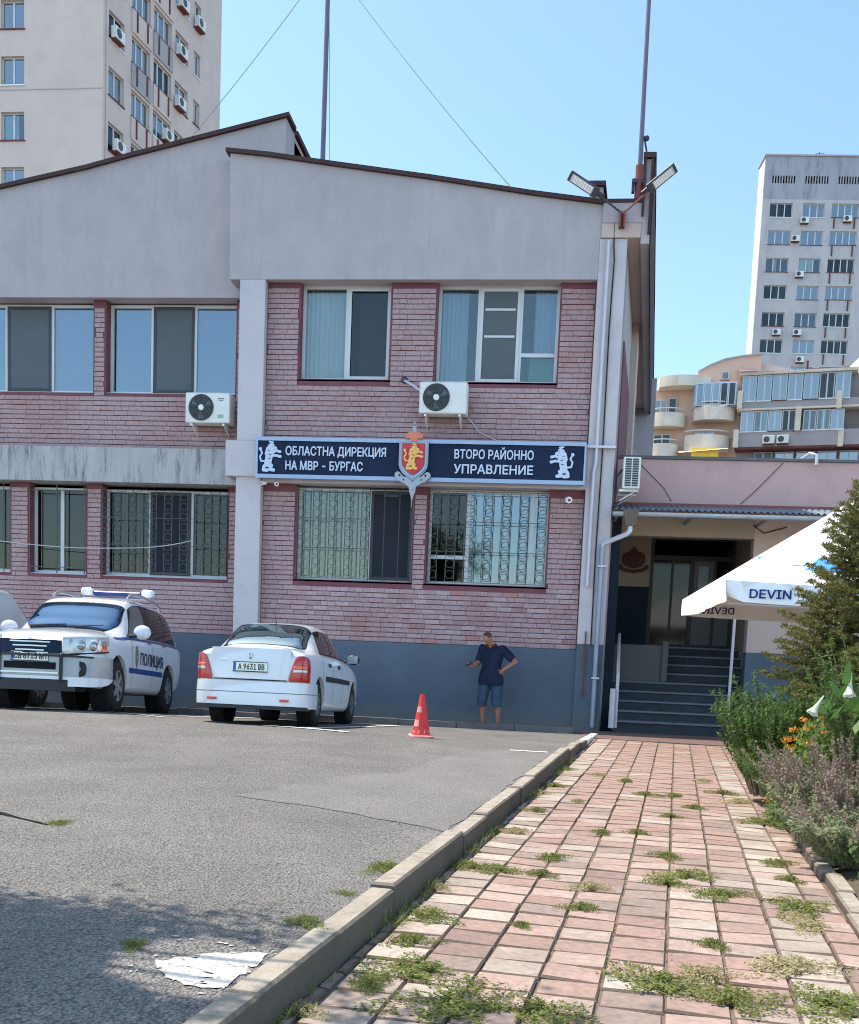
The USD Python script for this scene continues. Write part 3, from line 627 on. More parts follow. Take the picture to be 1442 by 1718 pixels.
put('coping', cat(back(1.14, 1.18, 8.9, 9.842, FY - .09, FY - .045), back(1.262, 1.30, 8.6, 9.842, FY - .09, FY - .045)), 'coping_brown', STN)
put('parapet_stub', back(.24, .46, 8.9, 9.42, FY + .03, 24), 'plaster_grey', STN)
put('coping', back(.20, .50, 9.425, 9.50, FY - .04, 24), 'coping_brown', STN)
put('side_wall', back(.75, .935, -.2, 8.555, FY + .5, 36), 'plaster_grey', STN)
put('side_brick', back(.936, .96, 4.3, 7.0, FY + .55, 23.4), 'brick_ground', STN)
put('side_pier', back(.936, 1.07, 4.2, 8.55, 23.5, 24.6), 'plaster_cream', STN)
put('side_window', back(.936, 1.0, 6.4, 8.1, 26.2, 28.6), 'frame_white', STN)
put('side_window', back(1.001, 1.006, 6.5, 8.0, 26.3, 28.5), 'pane_far', STN)
put('side_sill', back(.936, 1.13, 6.15, 6.36, 26.0, 28.8), 'plaster_grey', STN)
# pipes on the corner pilaster
def pipe(name, pts, r, m_, parent=STN, n=10): return put(name, tube(pts, r, n), m_, parent, smooth=40)
pipe('downpipe', [(.60, FY - .05, 8.5), (.60, FY - .05, 4.75), (.57, FY - .05, 4.55), (.57, FY - .05, 2.55)], .035, 'pipe_pale')
pipe('downpipe', [(.80, FY - .07, 3.3), (.80, FY - .07, .02)], .045, 'pipe_grey')
pipe('red_pipe', [(.60, FY - .03, 1.75), (.60, FY - .03, .55)], .014, 'iron_rust')
put('pipe_clamp', cat(bx(.44, .94, FY - .10, FY - .004, 4.98, 5.02), bx(.74, .88, FY - .125, FY - .004, 2.9, 2.93), bx(.74, .88, FY - .125, FY - .004, .9, .93)), 'pipe_pale', STN)
pipe('wall_cable', [(.68, FY - .02, 8.9), (.70, FY - .02, 8.4), (.72, FY - .02, 8.2), (.70, FY - .02, 7.0), (.71, FY - .02, 5.0), (.69, FY - .02, 3.2), (.70, FY - .02, 1.5)], .012, 'cable_black')
pipe('wall_cable', [(-1.72, FY + .1, 5.5), (-1.5, FY + .12, 5.25), (-1.1, FY + .13, 5.08)], .009, 'cable_pale')

# ---------------------------------------------------------------- entrance wing
ENT = thing('entrance_wing', 'low pink entrance wing with corrugated canopy, dark doorway and steps', 'building')
EY = 19.7
put('parapet', bx(1.0, 10, EY, EY + .25, 4.12, 4.97), 'plaster_pink', ENT)
put('coping', cbx(.98, 10, EY - .04, EY + .3, 4.972, 5.03, .01), 'concrete_dark', ENT)
put('flashing', cat(bx(1.0, 10, EY - .03, EY - .002, 4.1, 4.18)), 'flashing_red', ENT)
put('roof', bx(1.35, 10, EY + .25, 26, 4.2, 4.4), 'concrete_dark', ENT)
cx_ = np.arange(.93, 8.5, .018); cz = .018 * np.sin((cx_ - .9) * 2 * pi / .105)
put('canopy_roof', cat(grid(np.stack([np.c_[cx_, np.full_like(cx_, 18.44), 3.87 + cz], np.c_[cx_, np.full_like(cx_, EY), 4.13 + cz]], 0)), grid(np.stack([np.c_[cx_, np.full_like(cx_, EY), 4.118 + cz], np.c_[cx_, np.full_like(cx_, 18.44), 3.858 + cz]], 0))), 'canopy_sheet', ENT)
put('canopy_frame', cat(bx(.95, 8.5, 18.52, 18.58, 3.76, 3.83), *[bx(x, x + .05, 18.58, EY, 3.79, 3.83) for x in (1.0, 2.3, 3.6, 4.9)]), 'steel_grey', ENT)
a_ = np.linspace(pi, 2 * pi, 9)
put('gutter', cat(grid(np.array([[[x, 18.42 + .065 * math.cos(t), 3.82 + .075 * math.sin(t)] for t in a_] for x in (.93, 4.7, 8.5)])), grid(np.array([[[x, 18.42 + .06 * math.cos(t), 3.82 + .07 * math.sin(t)] for t in a_[::-1]] for x in (.93, 4.7, 8.5)]))), 'steel_grey', ENT)
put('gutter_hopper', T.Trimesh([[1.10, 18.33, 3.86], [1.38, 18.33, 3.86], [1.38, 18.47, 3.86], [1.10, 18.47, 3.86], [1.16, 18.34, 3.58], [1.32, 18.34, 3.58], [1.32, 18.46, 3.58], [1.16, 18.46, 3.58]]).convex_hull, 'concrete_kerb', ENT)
pipe('downpipe_elbow', [(1.24, 18.40, 3.6), (1.24, 18.40, 3.5), (1.20, 18.42, 3.45), (.86, 18.80, 3.33), (.80, FY - .07, 3.28)], .045, 'pipe_pale', ENT)
put('beam', bx(1.0, 3.59, EY + .01, EY + .3, 3.58, 4.12), 'shaded_cream', ENT)
put('front_wall', bx(3.59, 10, EY, EY + .3, 1.5, 4.115), 'plaster_cream', ENT)
put('front_plinth', bx(3.59, 10, EY - .01, EY + .3, -.2, 1.498), 'plinth_paint', ENT)
put('ceiling', bx(1.0, 4.1, EY + .3, 22.3, 3.88, 4.0), 'shaded_grey', ENT)
put('recess_wall', bx(.7, 1.97, 22.3, 22.5, 2.83, 3.88), 'shaded_cream', ENT)
put('recess_wall', bx(.7, 1.97, 22.298, 22.5, 1.4, 2.829), 'shaded_blue', ENT)
put('recess_wall', bx(3.72, 3.9, EY + .3, 22.5, 0, 3.88), 'shaded_cream', ENT)
put('recess_wall', bx(.96, 1.16, FY + .55, 22.3, -.2, 3.88), 'shaded_blue', ENT)
dr = put('doorway', wallxz(R(1.97, 3.72, 1.57, 3.88).difference(unary_union([R(2.05, 2.42, 1.65, 3.4), R(2.47, 2.80, 1.65, 3.4), R(2.9, 3.3, 1.65, 3.4), R(3.36, 3.66, 1.65, 3.4), R(2.05, 3.66, 3.5, 3.82)])), 22.32, .08), 'door_frame_dark', ENT)
for a, b, c, d in ((2.05, 2.42, 1.65, 3.4), (2.47, 2.80, 1.65, 3.4), (3.36, 3.66, 2.5, 3.4), (2.05, 3.66, 3.5, 3.82)): put('pane', bx(a, b, 22.35, 22.356, c, d), 'pane_door', dr)
dl = put('door', wallxz(R(2.9, 3.3, 1.62, 3.42).difference(R(2.99, 3.2, 2.55, 3.3)), 22.34, .05), 'shaded_door_white', ENT)
put('pane', bx(2.99, 3.2, 22.36, 22.366, 2.55, 3.3), 'pane_door', dl)
put('panel', cat(bx(2.97, 3.08, 22.33, 22.34, 1.75, 2.42), bx(3.12, 3.23, 22.33, 22.34, 1.75, 2.42)), 'shaded_door_white', dl)
put('handle', cat(tube([(2.945, 22.34, 2.5), (2.945, 22.28, 2.5), (3.02, 22.28, 2.5)], .012, 6)), 'chrome', dl)
put('door_panel', wallxz(R(3.36, 3.66, 1.65, 2.5), 22.345, .03), 'shaded_door_white', ENT)
put('hall', cat(bx(1.9, 3.9, 24.5, 24.6, 1.5, 3.9), bx(1.9, 3.9, 22.5, 24.6, 3.9, 4.0)), 'dark_inside', ENT)
for k in range(9):
    x0, x1 = (1.17, 3.34) if k < 5 else (2.22, 3.70)
    zt = .175 * (k + 1); y0 = 18.8 + .3 * k
    st = put('step', bx(x0, x1, y0, y0 + .33 if k < 8 else 22.3, -.15 if k < 5 else .7, zt - .035), 'step_stone', ENT)
    put('tread', cbx(x0 - (.01 if k < 5 else 0), x1 + .01 if k < 5 else x1, y0 - .025, y0 + .32 if k < 8 else 22.3, zt - .034, zt, .006), 'step_nose', st)
put('landing', bx(1.17, 2.2, 20.1, 22.3, .3, 1.57), 'shaded_grey', ENT)
put('landing_post', cbx(2.10, 2.22, 20.06, 20.16, .88, 1.66, .01), 'shaded_grey', ENT)
rl = put('handrail', cat(tube([(3.15, 18.55, 0), (3.15, 18.55, 2.1)], .026, 8)), 'rail_paint', ENT, smooth=40)
put('handrail', cat(tube([(1.2, 18.55, .05), (1.2, 18.55, 1.0), (1.26, 19.9, 1.75)], .03, 8), tube([(1.12, 18.45, .05), (1.12, 18.45, .75)], .05, 8)), 'rail_paint', ENT, smooth=40)
pipe('wall_cable', [(3.55, EY - .02, 3.82), (3.75, EY - .02, 3.68), (3.95, EY - .02, 3.74), (4.15, EY - .02, 3.80)], .010, 'cable_black', ENT)
pipe('wall_cable', [(1.42, EY - .01, 4.9), (1.9, EY - .01, 4.45), (2.05, EY - .01, 4.22)], .006, 'rust_strut', ENT)
pipe('wall_cable', [(3.3, EY - .01, 4.2), (3.6, EY - .01, 4.5), (4.0, EY - .01, 4.95)], .006, 'rust_strut', ENT)
pipe('bent_pipe', [(4.35, EY + .1, 4.95), (4.35, EY + .1, 5.05), (4.45, EY - .05, 5.12), (4.55, EY - .12, 5.08), (4.56, EY - .13, 4.9)], .03, 'pipe_pale', ENT)

# ---------------------------------------------------------------- things fixed to the station
def lion(h, flip=False):
    """a rampant lion silhouette about h tall"""
    L_ = lambda pts, w: LineString(pts).buffer(w)
    P = unary_union([
        L_([(.42, .30), (.46, .50), (.52, .68)], .13), Point(.54, .84).buffer(.13), L_([(.58, .86), (.70, .82)], .055), Polygon([(.40, .92), (.55, 1.02), (.66, .95), (.6, .9)]), L_([(.44, .78), (.40, .62)], .10),
        L_([(.58, .66), (.74, .74), (.84, .70)], .045), L_([(.56, .56), (.76, .56), (.86, .52)], .045), Point(.86, .70).buffer(.055), Point(.88, .53).buffer(.05),
        L_([(.40, .28), (.56, .20), (.50, .06), (.64, .04)], .06), L_([(.38, .28), (.28, .16), (.26, .04), (.40, .03)], .06), Point(.44, .26).buffer(.12),
        L_([(.32, .34), (.16, .36), (.12, .52), (.20, .64), (.14, .76)], .03), Point(.13, .79).buffer(.06), L_([(.60, 1.03), (.47, 1.05)], .03)])
    P = P.difference(unary_union([L_([(.46, .60), (.54, .58)], .015), L_([(.44, .44), (.52, .46)], .015), Point(.60, .88).buffer(.016), L_([(.42, .72), (.48, .74)], .012)]))
    P = affinity.translate(P, -.5, 0)
    if flip: P = affinity.scale(P, -1, 1, origin=(0, 0))
    return affinity.scale(P, h, h, origin=(0, 0))
SY = FY - .16
SG = thing('sign_board', 'long navy police signboard with white lettering and red shield crest', 'signboard', (-2.57, SY, 4.68))
so = np.array([-2.57, SY, 4.68])
def sput(name, me, m_, parent=SG, **k): return put(name, moved(me, -so), m_, parent, **k)
sput('back_box', bx(-5.57, .41, SY + .02, FY + .0, 4.33, 5.03), 'sign_frame')
sput('frame', wallxz(R(-5.58, .42, 4.315, 5.05).difference(R(-5.54, .39, 4.385, 4.985)), SY - .02, .06), 'sign_frame')
sput('panel', bx(-5.54, .39, SY, SY + .018, 4.385, 4.985), 'sign_navy')
ln = []
for s_, x_, z_, h_ in (('ОБЛАСТНА ДИРЕКЦИЯ', -5.02, 4.735, .155), ('НА МВР - БУРГАС', -5.02, 4.475, .155), ('ВТОРО РАЙОННО', -1.92, 4.735, .155), ('УПРАВЛЕНИЕ', -1.92, 4.475, .155)):
    t_ = text(s_, h_, .01, True); v_ = np.asarray(t_.vertices).copy()
    W_ = {'О': 1.86, 'Н': 1.44, 'В': 1.42, 'У': 1.42}[s_[0]] if s_[0] != 'Н' else 1.44
    v_[:, 0] = (v_[:, 0] - v_[:, 0].min()) / np.ptp(v_[:, 0]) * W_
    sput('lettering', tm(np.c_[v_[:, 0] + x_, SY - .004 - v_[:, 2], v_[:, 1] + z_], t_.faces), 'sign_letter')
sput('lion_emblem', prism(lion(.50), .012, (-5.31, SY - .013, 4.44)), 'sign_letter')
sput('lion_emblem', prism(lion(.50, True), .012, (.0, SY - .013, 4.44)), 'sign_letter')
def shield(w, h, k=.55):
    t = np.linspace(0, 1, 12); e = [(w * (1 - s ** 2.1), -h * k - h * (1 - k) * s ** .9 if s > 0 else -h * k) for s in t]
    return Polygon([(-w, 0), (w, 0)] + e + [(-x, y) for x, y in e[::-1]]).buffer(0)
cx0, cz0 = -2.65, 5.03
cr = sput('crest', prism(affinity.translate(shield(.265, .72), cx0, cz0), .05, (0, SY - .07, 0)), 'silver')
sput('inner_rim', prism(affinity.translate(shield(.235, .655).difference(shield(.215, .61).buffer(0)), cx0, cz0 - .03), .02, (0, SY - .09, 0)), 'sign_frame', cr)
sput('red_field', prism(affinity.translate(shield(.20, .56), cx0, cz0 - .06), .025, (0, SY - .095, 0)), 'shield_red', cr)
sput('golden_lion', prism(affinity.translate(lion(.42), cx0, cz0 - .52), .02, (0, SY - .115, 0)), 'gold', cr)
sput('sword_hilt', cat(bx(cx0 - .033, cx0 - .018, SY - .08, SY - .05, cz0 + .10, cz0 + .26), bx(cx0 + .018, cx0 + .033, SY - .08, SY - .05, cz0 + .10, cz0 + .26), moved(T.creation.icosphere(subdivisions=2, radius=.032), (cx0, SY - .065, cz0 + .285)), bx(cx0 - .018, cx0 + .018, SY - .072, SY - .055, cz0 + .10, cz0 + .25)), 'silver', cr)
sput('sword_guard', prism(unary_union([affinity.translate(Polygon([(-.14, -.02), (-.16, .04), (-.09, .075), (0, .085), (.09, .075), (.16, .04), (.14, -.02), (.07, -.015), (.05, -.07), (-.05, -.07), (-.07, -.015)]), cx0, cz0 + .05)]).buffer(.006), .05, (0, SY - .085, 0)), 'copper_red', cr)
rib = unary_union([LineString([(-.27, .04), (-.20, -.03), (-.12, -.06), (-.05, -.11), (0, -.16)]).buffer(.055), LineString([(.27, .04), (.20, -.03), (.12, -.06), (.05, -.11), (0, -.16)]).buffer(.055)]).difference(unary_union([Point(-.235, .03).buffer(.02), Point(.235, .03).buffer(.02), Point(-.16, -.045).buffer(.016), Point(.16, -.045).buffer(.016)]))
sput('ribbon', prism(affinity.translate(rib, cx0, cz0 - .66), .04, (0, SY - .10, 0)), 'silver', cr)
sput('sword_blade', cat(T.Trimesh([[cx0 - .085, SY - .06, cz0 - .74], [cx0 + .085, SY - .06, cz0 - .74], [cx0, SY - .09, cz0 - .74], [cx0, SY - .07, cz0 - 1.08], [cx0 - .05, SY - .06, cz0 - .92], [cx0 + .05, SY - .06, cz0 - .92], [cx0, SY - .05, cz0 - .74]]).convex_hull, bx(cx0 - .006, cx0 + .006, SY - .07, SY - .058, cz0 - 1.18, cz0 - 1.06)), 'silver', cr)

def aircon(label, loc, w=.86, h=.55, d=.32, group=None):
    t = thing('air_conditioner', label, 'air conditioner', loc, group=group)
    put('casing', cbx(-w / 2, w / 2, -d / 2, d / 2, 0, h, .018), 'ac_white', t)
    fx, fz, fr_ = -w / 2 + .31, h / 2, .235
    put('fan_recess', moved(lathe([(0, 0), (fr_, 0), (fr_, -.004), (0, -.004)], 28, 'y'), (fx, -d / 2 - .003, fz)), 'grille_dark', t)
    a = np.linspace(0, 2 * pi, 29)
    g = [tube(np.c_[fx + r * np.cos(a), np.full(29, -d / 2 - .014), fz + r * np.sin(a)], .004, 4, False) for r in (.09, .13, .17, .205, .238)]
    g += [tube([(fx + .05 * math.cos(q), -d / 2 - .012, fz + .05 * math.sin(q)), (fx + .24 * math.cos(q), -d / 2 - .012, fz + .24 * math.sin(q))], .004, 4) for q in np.arange(8) * pi / 4]
    put('fan_guard', cat(*g), 'iron_dark', t)
    bl = [T.Trimesh([[fx, -d / 2 - .006, fz], [fx + .2 * math.cos(q), -d / 2 - .009, fz + .2 * math.sin(q)], [fx + .21 * math.cos(q + .7), -d / 2 - .006, fz + .21 * math.sin(q + .7)]], [[0, 1, 2], [0, 2, 1]], process=False) for q in (0.3, 2.4, 4.5)]
    put('fan', cat(*bl), 'steel_grey', t)
    put('hub', moved(lathe([(0, -.006), (.05, -.004), (.055, .004), (0, .004)], 16, 'y'), (fx, -d / 2 - .018, fz)), 'ac_white', t)
    for s in (-1, 1):
        put('bracket', cat(bx(s * w * .36 - .02, s * w * .36 + .02, -d / 2, d / 2 + .1, -.05, -.015), bx(s * w * .36 - .02, s * w * .36 + .02, d / 2 + .08, d / 2 + .1, -.2, -.05), tube([(s * w * .36, -d / 2 + .05, -.04), (s * w * .36, d / 2 + .08, -.19)], .014, 6)), 'ac_white', t)
    return t
t_ = aircon('white air conditioner unit above the navy signboard, left of centre of the brick panel', (-2.16, FY - .07, 5.5))
put('drain_pipe', tube([(-.43, -.02, .42), (-.56, .02, .52), (-.72, .12, .62), (-.78, .2, .66)], .022, 8), 'pipe_pale', t_, smooth=40)
put('wall_sleeve', moved(T.creation.icosphere(subdivisions=2, radius=.06), (-.76, .2, .66)), 'iron_dark', t_)
t_ = aircon('white air conditioner unit with green sticker in the left brick panel', (-6.62, LY - .10, 5.35))
put('sticker', cat(bx(.20, .31, -.164, -.1605, .09, .15)), 'label_green', t_)
put('label', cat(bx(.20, .31, -.164, -.1605, .43, .445), bx(.22, .30, -.164, -.1605, .40, .41)), 'grille_dark', t_)
sa = thing('air_conditioner', 'white air conditioner with slotted grille beside the pink parapet and corner pilaster', 'air conditioner', (1.23, 18.95, 4.27))
put('casing', cbx(-.15, .15, -.28, .4, 0, .54, .012), 'ac_white', sa)
put('grille', cat(*[bx(-.115 + .125 * c, -.01 + .125 * c, -.286, -.281, .035 + .0405 * k, .066 + .0405 * k) for c in (0, 1) for k in range(12)]), 'grille_dark', sa)
for y_ in (-.2, .3): put('bracket', cat(bx(-.2, .14, y_, y_ + .04, -.045, -.004), tube([(-.18, y_ + .02, -.2), (.08, y_ + .02, -.04)], .012, 6)), 'ac_white', sa)
put('refrigerant_pipe', tube([(-.16, -.1, .35), (-.26, -.16, .2), (-.25, -.18, -.05), (-.28, -.18, -.35)], .018, 7), 'cable_black', sa, smooth=40)
# floodlights on their rusty bracket
FLB = thing('floodlight_bracket', 'rusty steel bracket on the corner box carrying two floodlight arms', 'bracket', (.81, 18.74, 8.85))
put('post', cat(bx(-.05, -.02, .0, .10, -.16, .1), bx(.02, .05, .0, .10, -.16, .1), bx(-.05, .05, .07, .1, -.16, .12)), 'iron_rust', FLB)
put('arm', tube([(0, .03, .06), (-.42, -.1, .31)], .018, 7), 'iron_dark', FLB)
put('arm', tube([(0, .03, .06), (.40, -.1, .36)], .018, 7), 'iron_rust', FLB)
def flood(label, p, q, nrm):
    p, q = np.array(p, float), np.array(q, float); t = thing('floodlight', label, 'floodlight', tuple(p))
    d = q - p; L = np.linalg.norm(d); d /= L; n = np.array(nrm, float); n -= d * (n @ d); n /= np.linalg.norm(n); s = np.cross(d, n)
    Mx = np.array([d, s, n])
    tr = lambda me: tm(np.asarray(me.vertices) @ Mx, me.faces)
    put('housing', tr(cbx(0, L, -.085, .085, -.05, 0, .012)), 'iron_dark', t)
    put('lens', tr(bx(.10, L - .05, -.065, .065, .001, .006)), 'lens_clear', t)
    put('mount', tr(cbx(-.12, .03, -.045, .045, -.06, -.01, .01)), 'iron_dark', t)
    put('leds', tr(cat(*[bx(.12 + k * (L - .2) / 8, .12 + k * (L - .2) / 8 + .035, y, y + .03, .0065, .009) for k in range(8) for y in (-.05, -.015, .02)])), 'lamp_white', t)
flood('slim LED floodlight pointing up to the left over the grey gable', (.36, 18.64, 9.18), (-.14, 18.55, 9.45), (-.25, -.75, -.6))
flood('slim LED floodlight pointing up to the right against the sky', (1.22, 18.64, 9.24), (1.65, 18.55, 9.56), (.25, -.75, -.6))
# small cameras
def cctv(label, loc, s=1.0, aim=(.0, -1, -.2)):
    t = thing('security_camera', label, 'camera', loc)
    a = np.array(aim, float); a /= np.linalg.norm(a)
    put('body', tube([-a * .0, a * .12 * s], [.045 * s, .05 * s], 12), 'lamp_white', t, smooth=40)
    put('lens', tube([a * .119 * s, a * .124 * s], .026 * s, 12), 'phone_black', t)
    put('mount', tube([(0, .09, .03), (0, .0, .01)], .022 * s, 8), 'lamp_white', t)
cctv('white security camera on the brick beside the right lower window', (.13, FY + .08, 4.1), 1.15, (.3, -1, -.25))
cctv('small white camera under the left end of the signboard', (-5.42, FY - .03, 4.25), .8, (-.8, -.7, -.2))
cctv('small white camera under the signboard, right of its twin', (-5.23, FY - .03, 4.24), .8, (.5, -1, -.3))
# relief emblem in the entrance
L1 = lambda pts, w: LineString(pts).buffer(w)
em = unary_union([Polygon([(-.27, .02), (-.25, .18), (-.14, .24), (0, .26), (.14, .24), (.25, .18), (.27, .02), (.18, -.1), (0, -.16), (-.18, -.1)]), Point(0, .31).buffer(.045), L1([(-.06, .27), (.06, .27)], .03), L1([(-.32, -.12), (-.2, -.18), (0, -.21), (.2, -.18), (.32, -.12)], .04), Point(-.30, -.10).buffer(.05), Point(.30, -.10).buffer(.05)])
em = em.difference(unary_union([L1([(-.2, .1), (-.13, -.02)], .012), L1([(.2, .1), (.13, -.02)], .012), L1([(-.1, .16), (-.08, .0)], .012), L1([(.1, .16), (.08, .0)], .012), L1([(-.24, -.1), (0, -.155), (.24, -.1)], .012)]))
ce = thing('coat_of_arms', 'dark red carved coat of arms on the cream wall of the entrance', 'emblem', (1.62, 22.29, 3.33))
put('relief', prism(affinity.scale(em, .9, .9, origin=(0, 0)), .03, (0, -.035, 0)), 'emblem_red', ce)
put('lion_shield', prism(affinity.scale(affinity.translate(shield(.10, .22), 0, .16), .9, .9, origin=(0, 0)), .03, (0, -.055, 0)), 'emblem_red', ce)

# masts and wires
mt = thing('antenna_mast', 'tall slim purple-grey mast rising behind the grey gable roof', 'mast', (-5.16, 21.5, 9.2))
put('tube', tube([(0, 0, 0), (.01, 0, 2.2), (.02, 0, 6.2)], [.056, .052, .046], 12), 'mast_paint', mt, smooth=40)
put('joint_collar', lathe([(.0, 1.55), (.085, 1.55), (.085, 1.62), (0, 1.62)], 12), 'mast_paint', mt)
mt2 = thing('antenna_mast', 'mast with rust-red base and clamps above the corner box', 'mast', (1.13, 20.0, 9.0))
put('base_tube', tube([(0, 0, 0), (0, 0, 1.25)], .075, 12), 'iron_rust', mt2, smooth=40)
put('tube', tube([(0, 0, 1.2), (-.01, 0, 2.4), (-.03, 0, 5.6)], [.045, .042, .036], 10), 'mast_paint', mt2, smooth=40)
put('clamp', cat(bx(-.13, .13, -.07, .07, .93, 1.0), bx(-.13, -.08, -.05, .05, .78, .93), bx(.08, .13, -.05, .05, .80, .95)), 'iron_dark', mt2)
put('brace', cat(tube([(.06, 0, 1.0), (.10, 0, 1.5), (.04, 0, 1.75)], .018, 6), moved(T.creation.icosphere(subdivisions=1, radius=.05), (.09, 0, 1.72))), 'iron_dark', mt2)
put('foot', cat(bx(-.1, .1, -.1, .1, 0, .1)), 'iron_rust', mt2)
MT = (-5.14, 21.5, 14.9)
def wire(name, label, pts, r=.009, m_='cable_black', sag=0.0, cat_='wire', group=None):
    pts = np.array(pts, float); t = np.linspace(0, 1, 14)
    if len(pts) == 2: q = pts[0] + (pts[1] - pts[0]) * t[:, None]; q[:, 2] -= sag * 4 * t * (1 - t)
    else:
        s = np.linspace(0, 1, len(pts)); q = PchipInterpolator(s, pts)(np.linspace(0, 1, 30))
    put(name, tube(q, r, 5), m_, label=label, cat=cat_, group=group)
wire('guy_wire', 'thin guy wire slanting down right from the left mast across the sky', [MT, (-1.07, 20, 9.75)], .009, 'steel_grey', .1)
wire('guy_wire', 'thin guy wire dropping from the left mast to the tip of the left gable', [MT, (-5.55, 24, 11.2)], .008, 'steel_grey')
wire('guy_wire', 'thin guy wire slanting down left from the mast past the left tower', [MT, (-8.4, 20.5, 10.2)], .008, 'steel_grey', .12)
wire('slack_cable', 'slack pale cable hanging across the barred windows on the left', [(-12.5, 19.1, 3.35), (-10.6, 19.12, 3.05), (-9.2, 19.12, 2.98), (-7.9, 19.12, 3.02), (-6.9, 19.1, 3.18)], .008, 'cable_pale', cat_='cable')

# ---------------------------------------------------------------- cars
def low(w, zb, zs, zt): return [(0, zb), (w * .84, zb), (w * .965, zb + .09), (w, zb + .30), (w * .997, zs - .14), (w * .965, zs), (w * .90, zs + .25 * (zt - zs)), (w * .80, zs + .5 * (zt - zs)), (w * .66, zs + .72 * (zt - zs)), (w * .5, zs + .86 * (zt - zs)), (w * .27, zt - .006), (0, zt)]
def cab(w, zb, zs, wr, zr): return [(0, zb), (w * .84, zb), (w * .965, zb + .09), (w, zb + .30), (w * .997, zs - .14), (w * .965, zs), (w * .93, zs + .035), ((w * .93 + wr + .045) / 2 + .018, (zs + zr - .07) / 2), (wr + .045, zr - .10), (wr - .045, zr - .032), (wr * .5, zr - .005), (0, zr)]
class Body:
    def __init__(s, st):
        s.x = np.array([q[0] for q in st]); s.P = np.array([q[1] for q in st], float); s.f = PchipInterpolator(s.x, s.P.reshape(len(st), -1))
        s.tt = np.concatenate([np.linspace(k, k + 1, 4)[:-1] for k in range(11)] + [[11]])
    def sec(s, x): return s.f(x).reshape(12, 2)
    def pt(s, x, t, side=1):
        q = s.sec(x); i = PchipInterpolator(np.arange(12), q)(t); return np.array([x, side * i[0], i[1]])
    def side_y(s, x, z):
        q = s.sec(x); i = PchipInterpolator(np.arange(12), q)(np.linspace(1, 8, 120)); k = np.argmin(abs(i[:, 1] - z)); return i[k, 0]
    def solid(s, n=70):
        xs = np.unique(np.concatenate([np.linspace(s.x[0], s.x[-1], n), s.x])); R_ = []
        for x in xs:
            i = PchipInterpolator(np.arange(12), s.sec(x))(s.tt); half = np.c_[np.full(len(i), x), i]
            R_.append(np.vstack([half, (half * [1, -1, 1])[-2:0:-1]]))
        m_ = len(R_[0]); V = np.vstack(R_); F = []
        for a in range(len(R_) - 1):
            for j in range(m_):
                k = (j + 1) % m_; F += [[a * m_ + j, (a + 1) * m_ + k, a * m_ + k], [a * m_ + j, (a + 1) * m_ + j, (a + 1) * m_ + k]]
        for a, rev in ((0, 0), (len(R_) - 1, 1)):
            o = len(V); V = np.vstack([V, R_[a].mean(0)])
            for j in range(m_):
                k = (j + 1) % m_; F.append([o, a * m_ + k, a * m_ + j] if rev else [o, a * m_ + j, a * m_ + k])
        me = tm(V, F)
        if me.volume < 0: me.faces = np.asarray(me.faces)[:, ::-1]
        return me
    def patch(s, xa, xb, t0, t1, side=1, off=.006, nx=14, nt=10):
        """sheet lying on the body; xa(t), xb(t): its ends"""
        ts_ = np.linspace(t0, t1, nt); P = np.array([[s.pt(xa(t) + (xb(t) - xa(t)) * u, t, side) for u in np.linspace(0, 1, nx)] for t in ts_])
        me = grid(P); n = me.vertex_normals; c = np.array([np.mean(s.x), 0, .6])
        if np.sum(n * (np.asarray(me.vertices) - c)) < 0: me.faces = np.asarray(me.faces)[:, ::-1]; n = -n
        me.vertices = np.asarray(me.vertices) + n * off
        return me
def carve(me, cuts):
    a = manifold3d.Manifold(manifold3d.Mesh(np.asarray(me.vertices, np.float32), np.asarray(me.faces, np.uint32)))
    for c in cuts: a = a - manifold3d.Manifold(manifold3d.Mesh(np.asarray(c.vertices, np.float32), np.asarray(c.faces, np.uint32)))
    return a
def cyl_y(x, z, r, y0, y1, n=36): 
    c = T.creation.cylinder(radius=r, height=abs(y1 - y0), sections=n); v = np.asarray(c.vertices)
    return tm(np.c_[v[:, 0] + x, v[:, 2] + (y0 + y1) / 2, v[:, 1] + z], np.asarray(c.faces)[:, ::-1])
def strip(plan, z0, z1, th, lean=0.0):
    """a band standing on a plan curve [(x, y)...], th thick outward (to the right of travel)"""
    p = np.array(plan, float); d = np.gradient(p, axis=0); d /= np.linalg.norm(d, axis=1, keepdims=True); n = np.c_[d[:, 1], -d[:, 0]]
    z0, z1 = np.broadcast_to(z0, len(p)), np.broadcast_to(z1, len(p)); V = []
    for k in range(len(p)):
        h = z1[k] - z0[k]; V.append([[*(p[k] + n[k] * o), z0[k] + h * q] for o, q in ((-.05, 0), (th * .55, 0), (th, .2), (th, .75), (th * .45, 1), (-.05, 1))])
    return T.Trimesh(*_ringloft(np.array(V)), process=False)
def _ringloft(Rg):
    a, m_ = Rg.shape[:2]; V = Rg.reshape(-1, 3); F = []
    for i in range(a - 1):
        for j in range(m_):
            k = (j + 1) % m_; F += [[i * m_ + j, i * m_ + k, (i + 1) * m_ + k], [i * m_ + j, (i + 1) * m_ + k, (i + 1) * m_ + j]]
    for j in range(1, m_ - 1): F += [[0, j + 1, j], [(a - 1) * m_, (a - 1) * m_ + j, (a - 1) * m_ + j + 1]]
    me = tm(V, F)
    if me.volume < 0: F = [f[::-1] for f in F]
    return V, F
def smooth_curve(pts, n=24):
    pts = np.array(pts, float); s = np.r_[0, np.cumsum(np.linalg.norm(np.diff(pts, axis=0), axis=1))]; return PchipInterpolator(s, pts)(np.linspace(0, s[-1], n))
